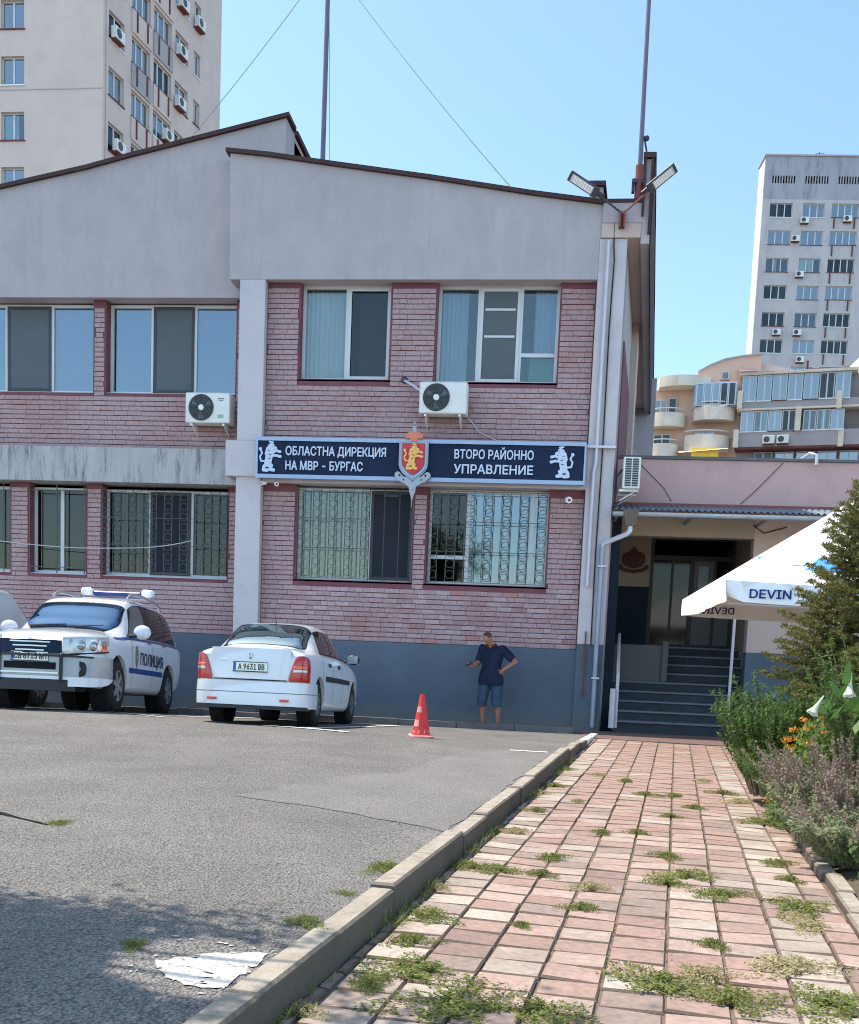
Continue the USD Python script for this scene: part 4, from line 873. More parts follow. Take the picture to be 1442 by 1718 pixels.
def wheel(parent, x, y, r, w, side, rim, spokes=5, steer=0):
    prof = [(r * .60, -w / 2), (r * .80, -w / 2 - .004), (r * .93, -w / 2 + .008), (r * .985, -w / 2 + .035), (r, -w / 4), (r, w / 4), (r * .985, w / 2 - .035), (r * .93, w / 2 - .008), (r * .80, w / 2 + .004), (r * .60, w / 2)]
    wh = put('wheel', moved(lathe(prof, 36, 'y'), (x, y, r), rz=0), 'tyre', parent, smooth=40)
    o = side * w / 2; f = side
    rm = [lathe([(r * .62, -.012), (r * .62, .012), (r * .56, .01), (r * .56, -.02)], 36, 'y'), lathe([(.0, -.02), (r * .17, -.018), (r * .17, .012), (0, .012)], 18, 'y')]
    for k in range(spokes):
        a = k * 2 * pi / spokes + .3; sp = bx(r * .1, r * .6, -.012, .008, -r * .085, r * .085); v = np.asarray(sp.vertices)
        v[:, 2] *= 1 + .35 * (v[:, 0] < r * .3)
        rm.append(tm(np.c_[v[:, 0] * math.cos(a) - v[:, 2] * math.sin(a), v[:, 1], v[:, 0] * math.sin(a) + v[:, 2] * math.cos(a)], sp.faces))
    put('rim', moved(cat(*rm), (x, y + o * .86, r)), rim, wh, smooth=35)
    put('brake_drum', moved(lathe([(0, -.02), (r * .58, -.02), (r * .58, .02), (0, .02)], 24, 'y'), (x, y + o * .45, r)), 'car_under', wh)
def plate(parent, me_at, txt, w=.52, h=.112):
    """number plate facing -x in its own frame (reads along -y): me_at places a mesh drawn in (u right, v up, d out)"""
    pl = put('number_plate', me_at(cbx(-w / 2, w / 2, -h / 2, h / 2, 0, .008, .003)), 'plate_white', parent)
    t = text(txt, .072, .003, True, .80, 'm'); put('plate_text', me_at(moved(t, (.02, -.036, .0085))), 'plate_black', pl)
    put('plate_band', me_at(bx(-w / 2 + .004, -w / 2 + .045, -h / 2 + .006, h / 2 - .006, .0082, .0095)), 'plate_blue', pl)
    put('plate_frame', me_at(tm(*(lambda q: (q.vertices, q.faces))(cat(bx(-w / 2 - .008, w / 2 + .008, -h / 2 - .012, -h / 2 - .001, -.002, .011), bx(-w / 2 - .008, w / 2 + .008, h / 2 + .001, h / 2 + .008, -.002, .011))))), 'car_black', pl)

# --- white saloon, seen from behind
st = [(0, low(.70, .36, .86, .94)), (.03, low(.775, .31, .89, .985)), (.12, low(.825, .27, .915, 1.015)), (.30, low(.845, .24, .925, 1.03)), (.50, low(.852, .22, .93, 1.045)), (.62, cab(.854, .2, .932, .60, 1.12)),
      (.88, cab(.855, .2, .935, .575, 1.27)), (1.15, cab(.855, .19, .93, .56, 1.375)), (1.6, cab(.855, .18, .925, .565, 1.42)), (2.1, cab(.855, .18, .92, .56, 1.415)), (2.45, cab(.855, .18, .91, .545, 1.36)), (2.85, cab(.855, .18, .90, .57, 1.15)), (3.18, low(.853, .18, .87, .985)),
      (3.6, low(.84, .19, .80, .90)), (3.95, low(.80, .21, .72, .80)), (4.15, low(.72, .25, .63, .70)), (4.25, low(.58, .32, .56, .62))]
sal = Body(st); WR = .305; wx = (.83, 3.43)
def ground_pose(x, y, head, axles):
    """z and pitch of a car whose rear is at (x, y), nose along head (radians from +x)"""
    d = np.array([math.cos(head), math.sin(head)]); za, zb = (float(lz(*(np.array([x, y]) + d * a))) for a in axles)
    sl = (zb - za) / (axles[1] - axles[0]); return za - sl * axles[0], math.atan(sl)
def car_root(name, label, cat_, x, y, head, axles, sc=(1, 1, 1)):
    z, pt_ = ground_pose(x, y, head, axles); p = numbered('/World', name); X = UsdGeom.Xform.Define(stage, p)
    X.AddTranslateOp().Set(Gf.Vec3d(x, y, z + .012)); X.AddRotateZOp().Set(math.degrees(head)); X.AddRotateYOp().Set(-math.degrees(pt_)); X.AddScaleOp().Set(Gf.Vec3f(*sc)); data(X.GetPrim(), label, cat_); return p
CAR = car_root('white_saloon', 'white four-door saloon car parked nose to the wall, seen from behind', 'car', -4.10, 13.72, pi / 2 - .01, wx, (.95, .93, 1.06))
cuts = [cyl_y(x, WR, WR + .055, s * .60, s * 1.1) for x in wx for s in (-1, 1)]
put('body', carve(sal.solid(), cuts), 'car_white', CAR, smooth=32)
for x in wx:
    for s in (-1, 1): put('wheel_liner', cyl_y(x, WR, WR + .054, s * .58, s * .80), 'car_under', CAR)
put('underbody', bx(.3, 4.0, -.66, .66, .20, .34), 'car_under', CAR)
put('exhaust', cat(tube([(.05, .35, .26), (.7, .35, .27)], .05, 10), tube([(-.02, .36, .25), (.1, .36, .25)], .022, 8)), 'steel_grey', CAR, smooth=40)
for x in wx:
    for s in (-1, 1): wheel(CAR, x, s * .735, WR, .19, s, 'rim_steel', 9)
put('rear_window', cat(*[sal.patch(lambda t: .55 + .0 * t, lambda t: 1.13, 8.05, 11, s, .007, 14, 10) for s in (1, -1)]), 'car_glass_rear', CAR, smooth=True)
put('window_seal', cat(*[sal.patch(lambda t: .525, lambda t: 1.15, 7.9, 11, s, .003, 14, 10) for s in (1, -1)]), 'car_black', CAR, smooth=True)
for s in (-1, 1):
    put('side_window', sal.patch(lambda t: 1.02 + .10 * (t - 6.2), lambda t: 1.74, 6.25, 7.9, s, .006), 'car_glass', CAR, smooth=True)
    put('side_window', sal.patch(lambda t: 1.80, lambda t: 2.92 - .30 * (t - 6.2), 6.25, 7.9, s, .006), 'car_glass', CAR, smooth=True)
    put('window_surround', sal.patch(lambda t: .97 + .10 * (t - 6.1), lambda t: 2.98 - .30 * (t - 6.1), 6.08, 8.0, s, .003), 'car_black', CAR, smooth=True)
    put('side_moulding', sal.patch(lambda t: 1.22, lambda t: 3.02, 3.40, 3.62, s, .008, 12, 3), 'car_black', CAR)
    for xs_ in (1.72, 2.45, 1.06):
        put('door_seam', sal.patch(lambda t: xs_, lambda t: xs_ + .010, 2.2, 5.6, s, .0025, 2, 12), 'car_black', CAR)
    for xs_ in (1.38, 2.05): put('door_handle', sal.patch(lambda t: xs_, lambda t: xs_ + .16, 4.15, 4.45, s, .018, 6, 4), 'car_black', CAR)
    mr = put('wing_mirror', moved(T.creation.icosphere(subdivisions=2, radius=1.0).apply_scale([.07, .12, .08]), (2.72, s * .97, .98)), 'car_black', CAR, smooth=True)
    put('mirror_glass', moved(bx(-.004, .004, -.09, .09, -.055, .055), (2.652, s * .97, .98)), 'chrome', mr)
    put('mirror_arm', tube([(2.75, s * .80, .95), (2.74, s * .95, .96)], .03, 6), 'car_black', mr)
    # tail lamp: red, amber and clear bands wrapping the corner
    pl = smooth_curve([(-.012, .585), (-.010, .66), (.008, .74), (.045, .795), (.10, .832), (.18, .853)], 12) * [1, s]
    pl = pl if s > 0 else pl[::-1]
    sh = lambda z0, z1, th, k0=0, k1=12: strip((pl if s > 0 else pl)[k0:k1], z0, z1, th)
    pl = pl[::-1]
    tl = put('tail_lamp', strip(pl, .565, np.array([.62, .72, .82, .885, .90, .905, .905, .90, .895, .885, .865, .83])[::(1 if s < 0 else -1)], .012), 'lens_red', CAR, smooth=40)
    put('amber_lens', sh(.735, .78, .018, 2, 9), 'lens_orange', tl, smooth=40)
    put('clear_lens', sh(.69, .732, .018, 2, 9), 'lens_clear', tl, smooth=40)
bp = smooth_curve([(.60, -.868), (.30, -.872), (.10, -.845), (-.02, -.76), (-.07, -.55), (-.09, 0), (-.07, .55), (-.02, .76), (.10, .845), (.30, .872), (.60, .868)], 40)
put('bumper', strip(bp[::-1], .22, .555, .012), 'car_white', CAR, smooth=40)
put('bumper_trim', strip(smooth_curve([(.2, -.862), (.06, -.84), (-.04, -.74), (-.085, -.5), (-.10, 0), (-.085, .5), (-.04, .74), (.06, .84), (.2, .862)], 30)[::-1], .195, .245, .004), 'car_black', CAR)
put('boot_seam', strip(smooth_curve([(-.005, -.56), (-.008, 0), (-.005, .56)], 9)[::-1], .568, .582, .014), 'car_black', CAR)
put('bumper_crease', strip(bp[::-1], .405, .418, .0135), 'car_black', CAR)
for s in (-1, 1): put('reflector', cbx(-.105, -.085, s * .55 - .07, s * .55 + .07, .30, .335, .004), 'lens_red', CAR)
bl = put('boot_lid', strip(smooth_curve([(.01, -.60), (-.012, -.3), (-.018, 0), (-.012, .3), (.01, .60)], 15)[::-1], .585, .985, .012), 'car_white', CAR, smooth=40)
put('badge', moved(lathe([(.022, -.004), (.032, -.004), (.032, .004), (.022, .004)], 18, 'y'), (-.036, 0, .90), rz=pi / 2), 'chrome', bl)
put('keyhole', bx(-.036, -.03, -.018, .018, .845, .86), 'car_black', bl)
put('name_badge', bx(-.03, -.02, .34, .47, .815, .83), 'chrome', bl)
plate(CAR, lambda me: tm(np.c_[-.034 - np.asarray(me.vertices)[:, 2], -np.asarray(me.vertices)[:, 0], np.asarray(me.vertices)[:, 1] + .74], np.asarray(me.faces)), 'А 9631 ВВ')
put('antenna', tube([(1.25, 0, 1.38), (1.22, 0, 1.42), (1.10, 0, 1.58)], [.012, .006, .004], 6), 'car_black', CAR)
for y_ in (-.36, .36): put('seat', cat(cbx(1.35, 1.5, y_ - .24, y_ + .24, .55, 1.12, .05), cbx(1.38, 1.46, y_ - .11, y_ + .11, 1.12, 1.28, .03)), 'car_seat', CAR)
put('front_cap', strip(smooth_curve([(4.12, .74), (4.24, .5), (4.285, 0), (4.24, -.5), (4.12, -.74)], 15)[::-1], .28, .52, .02), 'car_white', CAR, smooth=40)

# --- police SUV, seen from the front right
st = [(0, low(.80, .50, 1.0, 1.10)), (.04, cab(.85, .44, 1.04, .60, 1.28)), (.16, cab(.88, .38, 1.06, .62, 1.45)), (.42, cab(.895, .30, 1.07, .64, 1.62)), (.85, cab(.90, .27, 1.07, .66, 1.68)), (1.5, cab(.902, .26, 1.065, .665, 1.70)), (2.1, cab(.902, .26, 1.055, .655, 1.695)), (2.55, cab(.902, .26, 1.045, .635, 1.64)), (2.78, cab(.902, .26, 1.04, .645, 1.54)), (3.1, cab(.902, .26, 1.03, .68, 1.32)), (3.42, low(.90, .26, 1.00, 1.13)),
      (3.8, low(.895, .28, .985, 1.095)), (4.2, low(.875, .30, .94, 1.045)), (4.45, low(.82, .33, .86, .98)), (4.56, low(.76, .36, .78, .90)), (4.62, low(.70, .40, .70, .83))]
suv = Body(st); WR2 = .355; wx2 = (.95, 3.65)
hd = -pi / 2 + .10
sx_, sy_ = -7.08 - 4.55 * math.cos(hd), 13.42 - 4.55 * math.sin(hd)
SUV = car_root('police_car', 'white police SUV with blue stripes and roof light bar', 'police car', sx_, sy_, hd, wx2, (1, .98, 1.07))
cuts = [cyl_y(x, WR2, WR2 + .065, s * .62, s * 1.1) for x in wx2 for s in (-1, 1)]
put('body', carve(suv.solid(), cuts), 'car_white', SUV, smooth=32)
for x in wx2:
    for s in (-1, 1): put('wheel_liner', cyl_y(x, WR2, WR2 + .064, s * .60, s * .84), 'car_under', SUV)
put('underbody', bx(.3, 4.3, -.72, .72, .26, .42), 'car_under', SUV)
for x in wx2:
    for s in (-1, 1): wheel(SUV, x, s * .785, WR2, .225, s, 'rim_alloy', 6)
put('windscreen', cat(*[suv.patch(lambda t: 2.765, lambda t: 3.37, 8.35, 11, s, .007, 14, 10) for s in (1, -1)]), 'windscreen', SUV, smooth=True)
put('windscreen_seal', cat(*[suv.patch(lambda t: 2.735, lambda t: 3.41, 8.2, 11, s, .003, 14, 10) for s in (1, -1)]), 'car_black', SUV, smooth=True)
for s in (-1, 1):
    put('side_window', suv.patch(lambda t: 2.0, lambda t: 3.08 - .24 * (t - 6.2), 6.2, 7.9, s, .006), 'car_glass', SUV, smooth=True)
    put('side_window', suv.patch(lambda t: 1.10, lambda t: 1.92, 6.2, 7.9, s, .006), 'car_glass', SUV, smooth=True)
    put('side_window', suv.patch(lambda t: .36 + .10 * (t - 6.2), lambda t: 1.04, 6.2, 7.9, s, .006), 'car_glass', SUV, smooth=True)
    put('window_surround', suv.patch(lambda t: .30 + .10 * (t - 6.1), lambda t: 3.15 - .24 * (t - 6.1), 6.05, 8.0, s, .003), 'car_black', SUV, smooth=True)
    put('belt_stripe', suv.patch(lambda t: .25, lambda t: 3.75, 4.9, 5.9, s, .004, 20, 4), 'car_blue', SUV)
    put('belt_stripe', suv.patch(lambda t: 1.36, lambda t: 3.18, 2.98, 3.22, s, .004, 14, 3), 'car_blue', SUV)
    put('belt_stripe', suv.patch(lambda t: 4.10, lambda t: 4.42, 2.95, 3.25, s, .005, 8, 3), 'car_blue', SUV)
    for xs_ in (1.10, 1.96, 3.02): put('door_seam', suv.patch(lambda t: xs_, lambda t: xs_ + .010, 2.2, 5.5, s, .0025, 2, 12), 'car_black', SUV)
    for xs_ in (1.20, 2.06): put('door_handle', suv.patch(lambda t: xs_, lambda t: xs_ + .17, 4.6, 4.82, s, .016, 6, 4), 'chrome', SUV)
    mr = put('wing_mirror', moved(T.creation.icosphere(subdivisions=3, radius=1.0).apply_scale([.09, .135, .105]), (3.02, s * 1.045, 1.14)), 'car_white', SUV, smooth=True)
    put('mirror_arm', tube([(3.06, s * .86, 1.08), (3.05, s * 1.02, 1.10)], .035, 6), 'car_black', mr)
    rl_ = put('roof_rail', tube(smooth_curve([(.55, s * .60, 1.64), (.72, s * .60, 1.735), (1.5, s * .61, 1.775), (2.2, s * .60, 1.755), (2.42, s * .60, 1.66)], 16), .024, 7), 'car_silver', SUV, smooth=40)
    # head lamp and front details
    pl = smooth_curve([(4.665, .44), (4.65, .55), (4.60, .66), (4.50, .765), (4.36, .845), (4.16, .895)], 14)
    pl = (pl * [1, s])[:: (1 if s < 0 else -1)][::-1]
    zz_ = np.linspace(0, 1, 14) if abs(pl[0][1]) < abs(pl[-1][1]) else np.linspace(1, 0, 14)
    hl = put('headlamp', strip(pl, .71 + .08 * zz_, .925 + .055 * zz_, .02), 'lens_clear', SUV, smooth=40)
    put('headlamp_rim', strip(pl, .915 + .055 * zz_, .94 + .055 * zz_, .026), 'car_white', hl); put('headlamp_rim', strip(pl, .69 + .08 * zz_, .715 + .08 * zz_, .026), 'car_black', hl)
    for q_ in (4, 7): put('reflector', moved(T.creation.icosphere(subdivisions=2, radius=.072), (pl[q_][0] - .02, pl[q_][1], .84)), 'chrome', hl, smooth=True)
    put('indicator', strip((pl[-4:] if s > 0 else pl[:4]) if False else (pl[10:13] if abs(pl[12][1]) > abs(pl[1][1]) else pl[1:4]), .76, .88, .024), 'lens_orange', hl)
    fl = put('fog_lamp', moved(cyl_y(0, 0, .105, -.03, .03, 20), (4.60, s * .66, .53), rz=pi / 2 - s * .5), 'car_black', SUV)
    put('fog_lens', moved(cyl_y(0, 0, .05, -.04, .04, 20), (4.602, s * .66, .53), rz=pi / 2 - s * .5), 'lens_clear', fl)
    put('speaker_pod', cbx(.98, 1.16, s * .53 - .10, s * .53 + .10, 1.83, 1.95, .03), 'lamp_white', SUV)
    me_ = text('ПОЛИЦИЯ', .17, .003, True, 1.0); v = np.asarray(me_.vertices).copy()
    L_ = np.ptp(v[:, 0]); v[:, 0] = (v[:, 0] - v[:, 0].min()) / L_ * 1.28
    xx = (2.62 - v[:, 0]) if s > 0 else (1.34 + v[:, 0]); zz = .70 + v[:, 1] + .0 * xx
    ux = np.unique(np.round(np.c_[xx, zz], 3), axis=0); cache = {tuple(q): suv.side_y(*q) for q in ux}
    yy = np.array([cache[tuple(np.round(q, 3))] for q in np.c_[xx, zz]]) + .005 + v[:, 2]
    put('lettering', tm(np.c_[xx, s * yy, zz], me_.faces if s > 0 else np.asarray(me_.faces)), 'decal_navy', SUV)
    xc = 2.80 if s > 0 else 1.18
    em_ = unary_union([Polygon([(-.065, .22), (.065, .22), (.07, .06), (0, -.06), (-.07, .06)]), Point(0, .25).buffer(.035)]).difference(Point(0, .12).buffer(.028))
    put('door_emblem', prism(em_, .003, (xc, s * (suv.side_y(xc, .78) + .004), .68), (1, 0, 0), (0, 0, 1), (0, s, 0)), 'decal_olive', SUV)
put('grille', strip(smooth_curve([(4.66, -.42), (4.685, -.25), (4.695, 0), (4.685, .25), (4.66, .42)], 15)[::-1], .715, .885, .008), 'sign_navy', SUV, smooth=40)
gr_ = [strip(smooth_curve([(4.66, -w_), (4.69, -w_ / 2), (4.70, 0), (4.69, w_ / 2), (4.66, w_)], 15)[::-1], z_, z_ + .017, .014) for z_, w_ in ((.742, .36), (.795, .39), (.848, .41))]
put('grille_bars', cat(*gr_), 'chrome', SUV, smooth=40)
put('badge', moved(lathe([(.05, -.008), (.075, -.008), (.075, .008), (.05, .008)], 24, 'y'), (4.728, 0, .825), rz=pi / 2), 'chrome', SUV, smooth=40)
put('badge_mark', moved(T.Trimesh([[0, -.05, -.03], [0, .05, -.03], [0, 0, .055], [.012, 0, 0]]).convex_hull, (4.722, 0, .82)), 'chrome', SUV)
fb = lambda z0, z1, th, m_, nm, w0=.90: put(nm, strip(smooth_curve([(4.06, -w0), (4.25, -w0 + .015), (4.48, -w0 + .10), (4.60, -.62), (4.665, -.35), (4.68, 0), (4.665, .35), (4.60, .62), (4.48, w0 - .10), (4.25, w0 - .015), (4.06, w0)], 40)[::-1], z0 + (.10 if z0 < .4 else 0) * np.abs(np.linspace(-1, 1, 40)) ** 6, z1, th), m_, SUV, smooth=40)
fb(.30, .43, .006, 'car_white', 'lower_bumper'); fb(.425, .70, .014, 'car_silver', 'bumper')
put('lower_grille', strip(smooth_curve([(4.60, -.60), (4.675, -.35), (4.69, 0), (4.675, .35), (4.60, .60)], 19)[::-1], .24, .385, .022), 'car_black', SUV, smooth=40)
put('skid_plate', strip(smooth_curve([(4.50, -.70), (4.62, -.45), (4.68, 0), (4.62, .45), (4.50, .70)], 15)[::-1], .24, .40, .02), 'car_under', SUV, smooth=40)
put('air_intake', strip(smooth_curve([(4.675, -.36), (4.69, 0), (4.675, .36)], 9)[::-1], .51, .60, .018), 'car_under', SUV)
put('bull_bar', cat(strip(smooth_curve([(4.50, -.80), (4.62, -.62), (4.70, -.3), (4.72, 0), (4.70, .3), (4.62, .62), (4.50, .80)], 25)[::-1], .675, .70, .022), *[cbx(4.70, 4.755, s * .44 - .02, s * .44 + .02, .36, .72, .012) for s in (-1, 1)]), 'car_black', SUV)
put('bumper_chrome', strip(smooth_curve([(4.68, -.40), (4.70, 0), (4.68, .40)], 9)[::-1], .455, .475, .022), 'chrome', SUV)
plate(SUV, lambda me: tm(np.c_[4.735 + np.asarray(me.vertices)[:, 2], np.asarray(me.vertices)[:, 0], np.asarray(me.vertices)[:, 1] + .672], np.asarray(me.faces)), 'СВ 6715 МТ')
put('light_bar', cat(cbx(1.0, 1.14, -.42, .42, 1.835, 1.905, .02)), 'car_blue', SUV)
put('cross_bar', cat(tube([(1.07, -.62, 1.80), (1.07, .62, 1.80)], .02, 8), tube([(1.07, -.61, 1.76), (1.07, -.61, 1.81)], .02, 6), tube([(1.07, .61, 1.76), (1.07, .61, 1.81)], .02, 6)), 'car_silver', SUV)
put('dashboard', cbx(2.95, 3.38, -.62, .62, .95, 1.07, .02), 'car_seat', SUV)
put('wiper', cat(*[tube([(3.44, y0, 1.155), (3.36, y0 + .30, 1.185), (3.33, y0 + .52, 1.20)], .009, 5) for y0 in (-.55, .02)]), 'car_black', SUV)
put('mirror_inside', cbx(2.72, 2.75, -.11, .11, 1.40, 1.46, .01), 'car_black', SUV)
put('toll_sticker', suv.patch(lambda t: 2.70, lambda t: 2.75, 10.5, 10.95, 1, .010, 3, 3), 'lamp_white', SUV)

# --- tall grey van at the edge of the picture
st = [(0, low(.86, .45, 1.2, 1.24)), (.06, cab(.92, .38, 1.22, .80, 1.70)), (.25, cab(.95, .34, 1.22, .84, 1.92)), (1.2, cab(.95, .32, 1.2, .85, 1.98)), (2.6, cab(.95, .32, 1.18, .83, 1.96)), (3.0, cab(.95, .32, 1.16, .78, 1.80)), (3.5, cab(.94, .32, 1.12, .78, 1.42)), (3.75, low(.93, .33, 1.05, 1.2)), (4.2, low(.88, .34, .95, 1.06)), (4.4, low(.76, .38, .8, .9)), (4.46, low(.66, .42, .72, .8))]
van = Body(st); wx3 = (.9, 3.6)
VAN = car_root('van', 'pale grey van at the left edge, behind the police SUV', 'van', -10.1, 13.9, pi / 2 - .02, wx3)
put('body', carve(van.solid(), [cyl_y(x, .33, .39, s * .66, s * 1.2) for x in wx3 for s in (-1, 1)]), 'car_grey_paint', VAN, smooth=32)
for x in wx3:
    for s in (-1, 1): wheel(VAN, x, s * .83, .33, .2, s, 'rim_steel', 8)
put('side_window', van.patch(lambda t: 2.5, lambda t: 3.3 - .25 * (t - 6.2), 6.2, 7.8, 1, .006), 'car_glass', VAN, smooth=True)
put('rear_window', cat(*[van.patch(lambda t: .075, lambda t: .2, 8.4, 11, s, .008, 6, 8) for s in (1, -1)]), 'car_glass', VAN, smooth=True)
put('windscreen', cat(*[van.patch(lambda t: 3.02, lambda t: 3.6, 8.4, 11, s, .008, 8, 8) for s in (1, -1)]), 'car_glass', VAN, smooth=True)
put('bumper', strip(smooth_curve([(.4, -.96), (.1, -.93), (-.02, -.8), (-.05, 0), (-.02, .8), (.1, .93), (.4, .96)], 24)[::-1], .36, .62, .03), 'car_black', VAN, smooth=40)
for s in (-1, 1): put('tail_lamp', cbx(-.01, .08, s * .86 - .06, s * .86 + .04, .95, 1.35, .02), 'lens_red', VAN)

# ---------------------------------------------------------------- traffic cone
CN = thing('traffic_cone', 'worn red traffic cone standing alone on the asphalt', 'traffic cone', (-1.70, 13.75, float(lz(-1.7, 13.75)) + .002))
put('base', moved(cbx(-.155, .155, -.155, .155, 0, .035, .012), rz=.3), 'cone_worn', CN)
put('cone', cat(lathe([(.128, .03), (.122, .055), (.030, .58), (.026, .585), (.022, .56)], 28)), 'cone_red', CN, smooth=40)
def band(z0, z1, a0, a1): 
    f_ = lambda z: .122 - (z - .055) * (.092 / .525) + .0025
    return grid(np.array([[[f_(z) * math.cos(a), f_(z) * math.sin(a), z] for a in np.linspace(a0, a1, 10)] for z in np.linspace(z0, z1, 5)]))
DOUBLE.add('cone_worn')
put('worn_band', band(.34, .42, -2.6, -1.5), 'cone_worn', CN, smooth=True)
put('worn_band', band(.15, .24, -2.7, -1.8), 'cone_worn', CN, smooth=True)
put('worn_band', band(.06, .10, -pi, pi), 'cone_worn', CN, smooth=True)

# ---------------------------------------------------------------- person
PE = thing('person', 'person in navy polo shirt and denim shorts looking down at a phone by the wall', 'person', (-1.05, 18.45, -.05), rz=-18)
def hull_chain(joints, bones):
    out = manifold3d.Manifold()
    sph = lambda p, r: manifold3d.Manifold.sphere(r, 20).translate([float(q) for q in p])
    for a, b in bones: out = out + manifold3d.Manifold.batch_hull([sph(*joints[a]), sph(*joints[b])])
    return out
def soften(mf, edge, n=8):
    me = mf.refine_to_length(edge).to_mesh(); t = tm(me.vert_properties[:, :3], me.tri_verts); t.merge_vertices(); T.smoothing.filter_taubin(t, lamb=.5, nu=.53, iterations=n); return t
J = {  # x to the viewer's right, y away, z up
    'pel': ((.03, 0, .93), .135), 'pel2': ((-.06, 0, .93), .135), 'waist': ((.0, -.02, 1.10), .145), 'belly': ((.0, -.07, 1.08), .12), 'chest': ((.0, 0, 1.30), .145), 'chl': ((-.10, .0, 1.36), .10), 'chr': ((.10, .0, 1.36), .10),
    'shl': ((-.19, .01, 1.41), .062), 'shr': ((.19, .01, 1.41), .062), 'neck': ((-.015, -.03, 1.47), .058), 'nk2': ((-.035, -.075, 1.53), .055),
    'ell': ((-.25, -.05, 1.14), .044), 'wrl': ((-.27, -.27, 1.08), .029), 'elr': ((.42, .06, 1.20), .044), 'wrr': ((.245, -.06, 1.05), .030),
    'hpl': ((-.095, 0, .90), .10), 'hpr': ((.095, 0, .90), .10), 'knl': ((-.135, -.06, .50), .062), 'knr': ((.125, -.01, .49), .062), 'cfl': ((-.14, -.01, .36), .058), 'cfr': ((.135, .03, .35), .058), 'anl': ((-.13, .02, .09), .038), 'anr': ((.14, .05, .09), .038),
    'htl': ((-.13, .05, .035), .032), 'ttl': ((-.17, -.14, .028), .026), 'htr': ((.14, .08, .035), .032), 'ttr': ((.19, -.10, .028), .026)}
body = hull_chain(J, [('pel', 'pel2'), ('pel', 'waist'), ('pel2', 'waist'), ('waist', 'belly'), ('waist', 'chest'), ('belly', 'chest'), ('chest', 'chl'), ('chest', 'chr'), ('chl', 'shl'), ('chr', 'shr'), ('chl', 'chr'), ('chest', 'neck'), ('neck', 'nk2'),
    ('shl', 'ell'), ('ell', 'wrl'), ('shr', 'elr'), ('elr', 'wrr'), ('pel2', 'hpl'), ('pel', 'hpr'), ('hpl', 'knl'), ('hpr', 'knr'), ('knl', 'cfl'), ('knr', 'cfr'), ('cfl', 'anl'), ('cfr', 'anr'), ('anl', 'htl'), ('htl', 'ttl'), ('anr', 'htr'), ('htr', 'ttr')])
def hand(w, fwd_, palmn, curl, thumb):
    """palm and five fingers: w wrist, fwd_ finger direction, palmn direction the palm faces"""
    w = np.array(w, float); f = np.array(fwd_, float); f /= np.linalg.norm(f); n = np.array(palmn, float); n -= f * (n @ f); n /= np.linalg.norm(n); s = np.cross(f, n) * thumb
    sp = lambda p, r: manifold3d.Manifold.sphere(r, 12).translate([float(q) for q in p]); H = manifold3d.Manifold.batch_hull
    m_ = H([sp(w, .024), sp(w + f * .085 + s * .030, .014), sp(w + f * .08 - s * .030, .013), sp(w + f * .02 + s * .026, .016), sp(w + f * .02 - s * .022, .015)])
    for k, (o, L) in enumerate(((.030, .072), (.011, .080), (-.010, .074), (-.029, .058))):
        p = w + f * (.085 - abs(o) * .1) + s * o; a = 0
        for q in range(3):
            a += curl * (.8 + .2 * q); d = f * math.cos(a) + n * math.sin(a); e = p + d * L * (.45, .31, .24)[q]
            m_ = m_ + H([sp(p, .0092 - q * .0007), sp(e, .0088 - q * .0008)]); p = e
    p = w + f * .025 + s * .028; d = (f * .55 + s * .75 + n * .35); d /= np.linalg.norm(d); e = p + d * .045; d2 = (f * .9 + s * .25 + n * .4); d2 /= np.linalg.norm(d2)
    return m_ + H([sp(p, .014), sp(e, .011)]) + H([sp(e, .011), sp(e + d2 * .034, .009)])
body = body + hand(J['wrl'][0], (-.25, -.9, .18), (.3, .2, .95), .45, 1) + hand(J['wrr'][0], (-.55, .05, -.75), (-.6, .5, .3), .25, -1)
put('body', soften(body, .018, 10), 'skin', PE, smooth=True)
hc = np.array([-.055, -.115, 1.60]); tilt = .78
hd_ = T.creation.icosphere(subdivisions=4, radius=1.0); v = np.asarray(hd_.vertices).copy()
P_ = v * [.076, .098, .118]
low_ = np.clip(-v[:, 2], 0, 1); P_[:, 0] *= 1 - .30 * low_ ** 1.5; P_[:, 1] -= .012 * low_
fr_ = np.clip(-v[:, 1], 0, 1); x_, z_ = v[:, 0], v[:, 2]
P_[:, 1] -= fr_ * (.026 * np.exp(-(x_ / .16) ** 2 - ((z_ + .12) / .17) ** 2) + .012 * np.exp(-(x_ / .35) ** 2 - ((z_ + .52) / .10) ** 2) + .012 * np.exp(-(x_ / .3) ** 2 - ((z_ + .85) / .15) ** 2) + .006 * np.exp(-((z_ - .20) / .10) ** 2))
P_[:, 1] += fr_ * .012 * (np.exp(-((x_ - .36) / .18) ** 2 - ((z_ - .02) / .12) ** 2) + np.exp(-((x_ + .36) / .18) ** 2 - ((z_ - .02) / .12) ** 2))
def pose_head(Q): 
    c, s = math.cos(tilt), math.sin(tilt); Q = np.asarray(Q, float); y, z = Q[:, 1] * c - Q[:, 2] * -s * -1, Q[:, 2] * c + Q[:, 1] * s
    y = Q[:, 1] * c - Q[:, 2] * s; z = Q[:, 1] * s + Q[:, 2] * c
    a = -.35; return np.c_[Q[:, 0] * math.cos(a) - y * math.sin(a), Q[:, 0] * math.sin(a) + y * math.cos(a), z] + hc
hdp = put('head', tm(pose_head(P_), hd_.faces), 'skin', PE, smooth=True)
